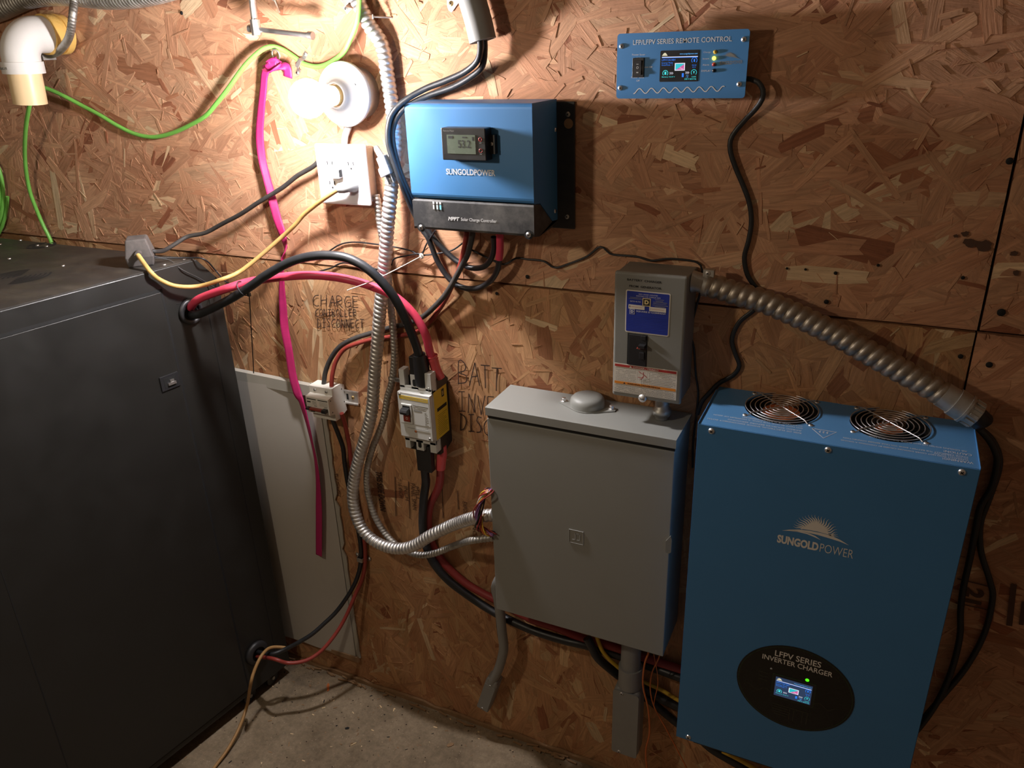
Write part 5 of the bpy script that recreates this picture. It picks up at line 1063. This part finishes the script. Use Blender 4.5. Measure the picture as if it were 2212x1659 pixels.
cable('controller_cable', 'thinner red cable from the charge controller bottom down to the small rail breaker', 'cable',
      [(1008, 500, .040), (1007, 512, .038), (1001, 545, .028), (990, 585, .020), (966, 640, .012), (944, 675, .008), (922, 701, .007), (895, 717, .007), (864, 725, .007), (804, 733, .012), (766, 744, .022), (743, 755, .026), (726, 780, .032), (718, 809, .038), (716, 834, .042)], .0050, 'red_thin', seg=12)
cable('breaker_wire', 'black wire from under the small rail breaker down to the cabinet foot', 'wire',
      [(716, 893, .045), (720, 910, .040), (731, 938, .030), (741, 967, .022), (744, 995, .016), (749, 1031, .012), (756, 1065, .011), (766, 1110, .011), (776, 1157, .012), (780, 1195, .012), (776, 1233, .016), (761, 1271, .028), (730, 1317, .055), (700, 1347, .085), (668, 1374, .115), (617, 1402, .150), (585, 1413, .175), E3(Vector((RX, RY, 0))+U*g2[0]+Nn*.004+Vector((0, 0, g2[1]+.004)))], .0056, 'cable_black', seg=12)
cable('breaker_wire', 'red wire from under the small rail breaker down to the cabinet foot', 'wire',
      [(738, 893, .035), (746, 919, .024), (754, 957, .014), (758, 995, .011), (764, 1035, .010), (772, 1090, .010), (786, 1160, .011), (789, 1208, .011), (784, 1246, .018), (768, 1284, .034), (746, 1334, .060), (723, 1372, .09), (693, 1407, .125), (660, 1427, .155), (622, 1432, .180), (590, 1423, .195), E3(Vector((RX, RY, 0))+U*(g2[0]+.003)+Nn*.004+Vector((0, 0, g2[1]-.010)))], .0050, 'red_thin', seg=12)

# thin wires on the wall
W1 = 'thin black wires on the wall'
cable('thin_wire', 'long wavy thin black wire from below the charge controller past the breaker box', 'wire',
      [(1019, 540, .012), (1039, 550, .010), (1059, 560, .008), (1089, 571, .006), (1115, 558, .006), (1139, 560, .006), (1174, 564, .006), (1198, 578, .006), (1228, 570, .006), (1268, 554, .006), (1297, 533, .006), (1318, 548, .006), (1336, 551, .006), (1374, 554, .007), (1407, 563, .008), (1441, 559, .007), (1476, 561, .007), (1506, 567, .007), (1517, 584, .007), (1513, 629, .007), (1501, 674, .006), (1492, 718, .006), (1499, 752, .006), (1503, 808, .006), (1508, 850, .006), (1503, 906, .006), (1497, 957, .006), (1496, 1010, .006)], .0020, 'cable_black', W1, seg=8)
cable('thin_wire', 'thin black wire lying behind the armored conduits just above the board joint', 'wire',
      [(680, 560, .006), (710, 543, .006), (735, 528, .006), (766, 523, .006), (816, 528, .007), (849, 533, .010), (885, 541, .012), (908, 551, .014), (943, 548, .014), (976, 541, .013), (1001, 524, .012)], .0017, 'cable_black', W1, seg=8)
cable('thin_wire', 'thin black wire crossing under the arching black battery cable to the white tie', 'wire',
      [(687, 587, .006), (715, 579, .006), (740, 568, .006), (775, 574, .006), (820, 582, .006), (843, 578, .008), (850, 560, .012), (875, 553, .014), (905, 548, .016), (912, 553, .016)], .0017, 'cable_black', W1, seg=8)
cable('thin_wire', 'thin black wire hanging from the charge controller corner to the white tie', 'wire',
      [(940, 498, .03), (935, 506, .026), (921, 528, .018), (913, 548, .017)], .0017, 'cable_black', W1, seg=8)
wt = thing('cable_tie', 'white cable tie with a long straight tail below the charge controller', 'cable tie', WY(911, 553, -.017))
b = B('label_white'); b.sweep([WY(911, 553, -.019), WY(860, 580, -.062), WY(806, 607, -.105), WY(750, 627, -.13)], .0011, 6); b.build('tail', wt)
b = B('label_white'); A = WY(911, 553, -.018); b.sweep([A+Vector((math.cos(t)*.004, -.001, math.sin(t)*.005)) for t in [2*PI*k/16 for k in range(16)]], .0012, 6, closed=True); b.box(A.x-.002, A.x+.002, A.y-.004, A.y, A.z-.003, A.z+.003); b.build('head', wt)

# green wires
cable('green_wire', 'bright green ground wire draped across the upper wall past the pink strap hook', 'wire',
      [(60, 180, .05), (101, 191, .03), (139, 208, .02), (177, 228, .012), (215, 248, .010), (253, 271, .009), (291, 289, .009), (329, 296, .009), (367, 289, .010), (405, 273, .014), (443, 251, .020), (468, 223, .024), (494, 190, .026), (527, 144, .026), (557, 114, .024), (575, 103, .020), (592, 101, .016), (614, 109, .010), (637, 124, .009), (657, 138, .009), (685, 144, .012), (710, 137, .020), (741, 114, .034), (758, 81, .040), (771, 46, .044), (776, 0, .046), (776, -60, .046)], .0047, 'green_wire', seg=12)
cable('green_wire', 'bright green wire hanging out of the white plastic elbow pipe', 'wire',
      [(68, 190, .12), (64, 225, .12), (57, 266, .10), (54, 304, .08), (54, 342, .06), (58, 380, .045), (66, 418, .035), (81, 458, .026), (94, 488, .022), (108, 516, .020), (118, 545, .02)], .0047, 'green_wire', seg=12)
P = []
for k in range(120):
    a = 2*PI*k/28; n_ = k/28; P.append(WY(-32-n_*6+(48-n_*3)*math.cos(a), 425+(103-n_*9)*math.sin(a), -(.012+.009*n_)))
b = B('green_wire'); b.sweep(P, .0048, 10); tag(b.build('green_wire_coil'), 'coil of green wire hanging on the wall at the left edge', 'wire coil')

# pink strap
def webbing(b, pts, m=None):    # (px, py, depth, width, twist degrees)
    P3 = smooth([WY(p[0], p[1], -p[2]) for p in pts], .004); n = len(P3); ks = len(pts)-1; vs = []
    acc = [0]
    for a, c in zip(P3, P3[1:]): acc.append(acc[-1]+(c-a).length)
    base = [0]
    for a, c in zip(pts, pts[1:]): base.append(base[-1]+(WY(c[0], c[1], -c[2])-WY(a[0], a[1], -a[2])).length)
    for i in range(n):
        t = (P3[min(i+1, n-1)]-P3[max(i-1, 0)]).normalized(); s_ = t.cross(Vector((0, -1, 0))).normalized(); nn = s_.cross(t)
        l = acc[i]/acc[-1]*base[-1]; j = max(0, min(ks-1, next((q for q in range(ks) if base[q+1] >= l), ks-1))); f = (l-base[j])/max(1e-6, base[j+1]-base[j])
        wd_ = pts[j][3]*(1-f)+pts[j+1][3]*f; a = math.radians(pts[j][4]*(1-f)+pts[j+1][4]*f); e = s_*math.cos(a)+nn*math.sin(a); o = nn*math.cos(a)-s_*math.sin(a)
        for x, y in ((-1, 1), (-.5, 1.15), (0, 1.0), (.5, 1.15), (1, 1), (1, -1), (0, -1), (-1, -1)): vs.append(P3[i]+e*(x*wd_/2)+o*(y*.0009))
    fs = [(i*8+j, i*8+(j+1) % 8, (i+1)*8+(j+1) % 8, (i+1)*8+j) for i in range(n-1) for j in range(8)]
    return b.face(vs, fs+[tuple(range(8))[::-1], tuple(range((n-1)*8, n*8))], True, m)
st = thing('strap', 'long pink webbing strap hanging from a hook down past the white board', 'strap', WY(590, 140, -.02))
b = B('magenta'); webbing(b, [(576, 146, .026, .016, 10), (571, 165, .022, .017, 0), (569, 190, .02, .017, 0), (564, 240, .018, .017, 5), (561, 291, .016, .017, 15), (566, 342, .016, .016, 40), (575, 380, .017, .016, 55), (585, 418, .018, .017, 45), (600, 475, .020, .018, 25), (610, 505, .022, .020, 0), (616, 532, .024, .020, -30), (612, 556, .026, .018, -80), (609, 580, .026, .017, -30), (609, 622, .026, .016, 0), (611, 657, .026, .017, 25), (615, 708, .025, .018, 45), (624, 758, .025, .018, 25), (632, 809, .025, .018, 32), (643, 850, .026, .021, 15), (651, 868, .026, .021, -15), (663, 910, .026, .019, -25), (674, 957, .026, .017, -32), (682, 995, .026, .016, -28), (687, 1040, .026, .016, -15), (689, 1100, .026, .018, 5), (689, 1160, .026, .019, 0), (689, 1200, .026, .019, 0)]); b.build('webbing', st)
b = B('magenta'); webbing(b, [(590, 124, .030, .018, 0), (588, 140, .036, .019, 0), (577, 150, .034, .017, 20)]); webbing(b, [(572, 146, .030, .016, 60), (585, 154, .036, .018, 80), (600, 148, .036, .017, 100), (608, 141, .030, .016, 80)]); webbing(b, [(600, 143, .030, .016, 60), (614, 143, .028, .016, 30), (621, 150, .026, .019, 0), (622, 167, .024, .021, 0)]); webbing(b, [(580, 140, .031, .016, -40), (592, 134, .034, .016, 0), (604, 141, .031, .016, 40)]); b.build('knot', st)
hk = thing('hook', 'white ring hook screwed into the wall holding the pink strap', 'hook', WY(598, 112, -.012))
b = B('chrome'); A = WY(596, 118, -.020); b.sweep([A+Vector((math.cos(t)*.009, -.002*math.sin(t), math.sin(t)*.0095)) for t in [2*PI*k/24 for k in range(24)]], .0017, 8, closed=True); b.cyl(A+Vector((0, 0, .009)), A+Vector((0, .019, .011)), .0016); b.build('ring', hk)
# sliding bar clamp at the top
th = thing('bar_clamp', 'chromed threaded rod with a sliding cross bar at the top edge', 'clamp', WY(550, 30, -.05))
P = path([(540, -60, .06), (545, 0, .06), (550, 45, .06)], .001); b = B('chrome'); b.sweep(P, .0068, 14, rf=lambda L, a: .0064+.0006*math.sin(L*2*PI/.002+a)); b.build('threaded_rod', th)
b = B('chrome'); b.sweep(path([(550, 42, .06), (552, 58, .06), (555, 76, .06)]), .0095, 18); b.build('rod_head', th, bevel=.001)
b = B('chrome'); b.sweep([WY(543, 62, -.058), WY(672, 77, -.058)], .0048, 14); a_ = WY(540, 62, -.058); e_ = WY(674, 77, -.058); d = (e_-a_).normalized(); b.sweep([a_-d*.002, a_+d*.008], .0072, 14); b.sweep([e_-d*.008, e_+d*.002], .0072, 14); b.build('cross_bar', th)
# nails
for l_, a, e in (('bent nail sticking out above the thick armored conduit', (847, 38), (806, 36)), ('nail sticking out of the wall right of the chromed cross bar rod', (604, 26), (592, -2))):
    p0 = WY(*a, -.002); p1 = WY(*e, -.030); b = B('galv'); b.cyl(p0, p1, .0016, seg=10); d = (p1-p0).normalized(); b.cyl(p1, p1+d*.0012, .0042, seg=14); tag(b.build('nail'), l_, 'nail')

# white elbow pipe
ep = thing('elbow_pipe', 'white and cream plastic elbow pipe coming out of the wall at the upper left', 'pipe', (-1.762, -.12, 1.56))
X0 = -1.762; zc_ = 1.704
b = B('pvc_white'); arc_ = [Vector((X0, -.048, zc_)), Vector((X0, -.070, zc_))]+[Vector((X0, -.070-.05*math.sin(a), zc_-.05+.05*math.cos(a))) for a in [math.radians(t) for t in range(10, 91, 8)]]+[Vector((X0-.001, -.12, 1.646))]
b.sweep(arc_, .0385, 36); b.build('elbow', ep)
b = B('pvc_white'); b.sweep([Vector((X0-.001, -.12, 1.650)), Vector((X0-.002, -.12, 1.626))], .0425, 36); b.build('collar', ep, bevel=.0015)
b = B('pvc_yellow'); b.sweep([Vector((X0, -.052, zc_)), Vector((X0, -.030, zc_))], .0425, 36); b.sweep([Vector((X0, -.020, zc_)), Vector((X0, -.004, zc_))], .0425, 36); b.sweep([Vector((X0, -.05, zc_)), Vector((X0, -.003, zc_))], .0385, 36); lab(b.build('wall_coupling', ep, bevel=.0015), 'yellowed cream coupling against the wall')
b = B('pvc_cream'); Pp = [Vector((X0-.002, -.12, 1.630)), Vector((X0-.008, -.12, 1.563))]; b.sweep(Pp, .0345, 36, cap=False); b.sweep([Pp[1]+Vector((0, 0, .03)), Pp[1]], .0315, 36, rf=lambda L, a: .0315, m='dark'); lab(b.build('short_pipe', ep), 'cream coloured open pipe end')
b = B('print_grey'); A = Vector((X0-.017, -.12-.0418, 1.634)); 
for i in range(7): b.box(A.x+i*.0035, A.x+i*.0035+.0022, -.1632+abs(i-2)*.0002, -.1612, 1.635, 1.640)
lab(b.build('printed_mark', ep), 'faint reddish size marking')
# metal flex hoses upper left
fh = thing('flexible_conduit', 'narrow grey metal flexible conduit curling under the white elbow pipe', 'conduit', WY(150, 60, -.05))
b = B('galv_dull'); b.sweep(even(path([(162, -40, .06), (160, 0, .06), (157, 33, .075), (152, 71, .070), (142, 94, .055), (125, 112, .04), (107, 118, .030), (92, 116, .026)], .002), .0012), .0082, 16, rf=armour(.0085, .0066, .15)); b.build('spiral_tube', fh)
b = B('galv_dull'); q = WY(92, 116, -.026); b.box(q.x-.010, q.x+.012, -.036, -.003, q.z-.014, q.z+.014); screw(b, (q.x+.002, -.036, q.z-.008), (0, -1, 0), .003); b.build('connector', fh, bevel=.001)
dh = thing('flexible_conduit', 'wide corrugated silver conduit running along the top left edge', 'conduit', WY(200, 0, -.03))
b = B('galv_dull'); b.sweep(even(path([(-120, 48, .028), (-40, 32, .028), (0, 20, .028), (60, -6, .028), (120, -13, .028), (180, -10, .028), (230, -6, .03), (290, -10, .034), (350, -22, .04), (420, -45, .045)], .002), .0013), .0235, 24, rf=armour(.0245, .0095, .18)); b.build('spiral_tube', dh)

# wire bundle at the enclosure's left side
wb = thing('wire_bundle', 'loop of many thin twisted coloured wires at the left side of the grey enclosure', 'wires', WY(1045, 1110, -.09))
R = random.Random(9); cols = ['orange_wire', 'print_black', 'red_dark', 'yellow_wire', 'purple', 'romex', 'cable_black', 'red_thin']
add('purple', (.35, .16, .42), .4)
ctrs = [(1066, 1056), (1053, 1062), (1041, 1075), (1034, 1095), (1033, 1118), (1037, 1138), (1048, 1150), (1060, 1154), (1070, 1152)]
for k in range(24):
    ph = R.uniform(0, 6.28); r_ = R.uniform(3, 15); fq = R.uniform(.8, 1.5); pts = []
    for i, (x, y) in enumerate(ctrs):
        g = 1 if 0 < i < 8 else .35; pts.append((x+math.cos(ph+i*fq)*r_*g*.7, y+math.sin(ph+i*fq)*r_*.5*g, .020-QS.y+math.sin(ph+i*fq)*r_*.0006*g-(.02 if i in (0, 8) else 0)))
    P = path(pts, .004); b = B(cols[k % 8]); b.sweep(P, .0016, 6); b.build('strand', wb)

# grey pipes with access fittings under the enclosure
lg = thing('access_elbow', 'bent narrow grey plastic conduit ending in a small fitting, below the enclosure left corner', 'conduit', (-.72, -.03, .12))
b = B('pvc_grey'); b.sweep(path([E3((-.638, -.055, .605)), (1073, 1262, .052), (1076, 1292, .055), (1080, 1321, .055), (1084, 1361, .055), (1088, 1397, .052), (1084, 1422, .048), (1076, 1447, .044), (1064, 1470, .040)]), .0115, 20); b.build('pipe', lg)
A = WY(1061, 1478, -.045); E_ = WY(1044, 1526, -.045); d = (E_-A).normalized(); s_ = d.cross(Vector((0, 1, 0))).normalized()
b = B('pvc_grey'); b.obox((A+E_)/2+Vector((0, .014, 0)), d*((E_-A).length/2+.012), s_*.0165, Vector((0, .017, 0))); b.obox(A-d*.006+Vector((0, .010, 0)), d*.014, s_*.0145, Vector((0, .0145, 0))); b.build('fitting', lg, bevel=.004)
b = B('pvc_grey'); b.obox((A+E_)/2+d*.004+Vector((0, -.0040, 0)), d*((E_-A).length/2+.002), s_*.0145, Vector((0, .0012, 0))); cv = b.build('fitting_cover', lg, bevel=.0008)
for q in (A+d*.001, E_+d*.001): screw(B(), q+Vector((0, -.0052, 0)), (0, -1, 0), .003, 'galv').build('screw', cv)
rg = thing('access_elbow', 'wide grey plastic conduit with a long access fitting, below the enclosure right side', 'conduit', (-.375, -.04, .16))
b = B('pvc_grey'); xx = (WY(1345, 1402, -.060).x+WY(1382, 1410, -.060).x)/2; b.cyl((xx, -.060, .36), (xx, -.060, ez0+.0005), .0215, seg=32); b.cyl((xx, -.060, .352), (xx, -.060, .405), .0258, seg=32); b.build('pipe', rg)
b = B('pvc_grey'); b.box(xx-.031, xx+.029, -.083, -.033, .160, .352); b.build('fitting', rg, bevel=.012, bseg=4)
b = B('pvc_grey'); b.xz(rrect(xx-.030, xx+.028, .166, .350, .006), -.0862, -.0832); cv = b.build('fitting_cover', rg, bevel=.0008)
for q in (WY(1343, 1487, -.0862), WY(1337, 1623, -.0862)): screw(B(), (q.x, -.0862, min(.345, max(.170, q.z))), (0, -1, 0), .0042, 'galv').build('screw', cv)
# supply wires leaving the enclosure bottom
cable('supply_cable', 'thick black cable from the enclosure bottom passing behind the wide grey fitting', 'cable', [(1268, 1378, .055), (1276, 1392, .055), (1291, 1420, .05), (1316, 1443, .032), (1345, 1465, .018), (1395, 1490, .015), (1430, 1510, .018), (1465, 1527, .02), (1500, 1545, .02)], .0098, 'cable_black', seg=14)
cable('supply_cable', 'yellow ringed cable from the enclosure bottom passing behind the wide grey fitting', 'cable', [(1288, 1372, .048), (1293, 1387, .046), (1304, 1410, .042), (1327, 1434, .034), (1355, 1455, .026), (1400, 1477, .018), (1430, 1491, .018), (1466, 1513, .02), (1500, 1530, .02)], .0045, 'yellow_wire', seg=12)
cable('supply_cable', 'lowest black cable running behind the grey fitting toward the inverter underside', 'cable', [(1340, 1475, .020), (1395, 1507, .018), (1430, 1535, .018), (1463, 1562, .02), (1500, 1585, .02), (1540, 1620, .02), (1600, 1655, .02), (1650, 1690, .02)], .0090, 'cable_black', seg=14)
cable('supply_cable', 'yellow cable showing below the bottom edge of the blue inverter', 'cable', [(1560, 1622, .04), (1590, 1637, .04), (1630, 1660, .04), (1670, 1690, .04)], .0050, 'yellow_wire', seg=12)
OW = 'thin orange wires under the enclosure'
cable('orange_wire', 'bright orange thin wire hanging straight down beside the wide grey fitting', 'wire', [(1402, 1400, .09), (1400, 1412, .09), (1392, 1437, .085), (1389, 1481, .08), (1400, 1531, .075), (1403, 1582, .07), (1395, 1620, .068), (1397, 1658, .066), (1402, 1700, .065)], .0020, 'orange_wire', OW, seg=8)
cable('orange_wire', 'darker orange wire drifting right below the enclosure right corner', 'wire', [(1426, 1410, .07), (1423, 1422, .07), (1408, 1455, .066), (1405, 1493, .06), (1415, 1531, .055), (1443, 1582, .05), (1481, 1655, .045), (1500, 1700, .045)], .0015, 'orange_wire', OW, seg=8)
cable('orange_wire', 'thinnest orange wire looping beside the darker one below the enclosure', 'wire', [(1411, 1405, .06), (1413, 1417, .06), (1420, 1455, .058), (1421, 1480, .058), (1415, 1506, .058), (1412, 1525, .056)], .0010, 'orange_wire', OW, seg=8)
# black cables to the right of the inverter
cable('output_cable', 'black cable hanging at the right of the inverter, nearer its side', 'cable', [(2096, 905, .030), (2109, 920, .026), (2135, 948, .022), (2150, 975, .021), (2154, 1000, .021), (2142, 1052, .021), (2118, 1095, .021), (2106, 1151, .018), (2095, 1207, .014), (2081, 1270, .014), (2075, 1318, .014), (2073, 1377, .014), (2055, 1449, .016), (2027, 1512, .018), (1991, 1565, .02), (1950, 1610, .02)], .0055, 'cable_black', seg=12)
cable('output_cable', 'black cable hanging at the right of the inverter, bulging out past the box stamp', 'cable', [(2098, 900, .022), (2118, 925, .018), (2143, 950, .014), (2158, 985, .012), (2156, 1020, .010), (2136, 1079, .009), (2118, 1131, .009), (2119, 1191, .009), (2138, 1254, .009), (2144, 1294, .009), (2126, 1369, .009), (2087, 1441, .010), (2039, 1500, .012), (1995, 1552, .014), (1955, 1600, .016)], .0052, 'cable_black', seg=12)
b = B('black_rubber'); b.sweep([FLEND-tb*.006, FLEND+tb*.012, WY(2112, 918, -.026)], .013, 16, rf=lambda L, a: max(.009, .017-.2*L)); tag(b.build('cable_boot'), 'black rubber boot where cables leave the thick conduit end connector', 'cable sleeve')
# cord on the floor
cable('floor_cord', 'tan cord leaving the cabinet foot and running over the concrete floor', 'cord', [(625, 1402, .14), (607, 1398, .15), E3(FW(582, 1400, .075)), E3(FW(564, 1418, .085)), E3(FW(549, 1450, .09)), E3(FW(541, 1480, .09)), E3(WZ(533, 1526, .050)), E3(WZ(516, 1574, .028)), E3(WZ(491, 1620, .014)), E3(WZ(463, 1658, .007)), E3(WZ(430, 1705, .006)), E3(WZ(370, 1790, .005)), E3(WZ(330, 1900, .005))], .0042, 'floor_cord', seg=12)
# floor debris
R = random.Random(12); b = B('wood_chip')
for i in range(420):
    x = R.uniform(-1.5, -.3); y = -abs(R.gauss(0, .12))-.015 if R.random() < .45 else R.uniform(-.75, -.02); s_ = R.uniform(.0006, .0024); a = R.uniform(0, PI)
    b.obox((x, y, .0006+s_*.2), Vector((math.cos(a), math.sin(a), R.uniform(-.2, .2)))*s_*R.uniform(.8, 2.6), Vector((-math.sin(a), math.cos(a), 0))*s_*.6, Vector((0, 0, s_*.2)), R.choice(['wood_chip', 'wood_chip', 'wood_chip', 'pvc_cream', 'wood_chip', 'dark']))
tag(b.build('sawdust'), 'sawdust and crumbs scattered on the concrete floor along the wall', 'debris', kind='stuff')
for l_, px, py, L_, w_, an, m_ in (('orange brown wood splinter lying on the floor below the white board', 709, 1485, .016, .0045, 2.2, 'orange_wire'), ('small dark chip on the floor in the middle of the open concrete', 750, 1574, .006, .004, .6, 'dark'), ('curled tan chip on the floor at the edge of the long shadow', 973, 1610, .010, .006, .9, 'wood_chip'), ('flat brown chip on the floor beside the orange brown splinter', 670, 1482, .006, .003, -.6, 'wood_chip'), ('pale straw piece on the floor near the dark chip', 764, 1608, .009, .0012, 1.0, 'pvc_cream')):
    q = WZ(px, py, .0); b = B(m_); d = Vector((math.cos(an), math.sin(an), 0)); n_ = Vector((-d.y, d.x, 0)); b.prism([q+d*L_+n_*w_*.2+Vector((0, 0, .0005)), q+d*L_*.3+n_*w_+Vector((0, 0, .0005)), q-d*L_+n_*w_*.5+Vector((0, 0, .0005)), q-d*L_*.8-n_*w_*.6+Vector((0, 0, .0005)), q+d*L_*.6-n_*w_*.8+Vector((0, 0, .0005))], (0, 0, .0016)); tag(b.build('wood_chip'), l_, 'wood chip')
for o in bpy.data.objects:
    if o.type == 'MESH' and o.name not in ('wall_back',) and not o.name.startswith('osb_sheet'): o.data.validate()
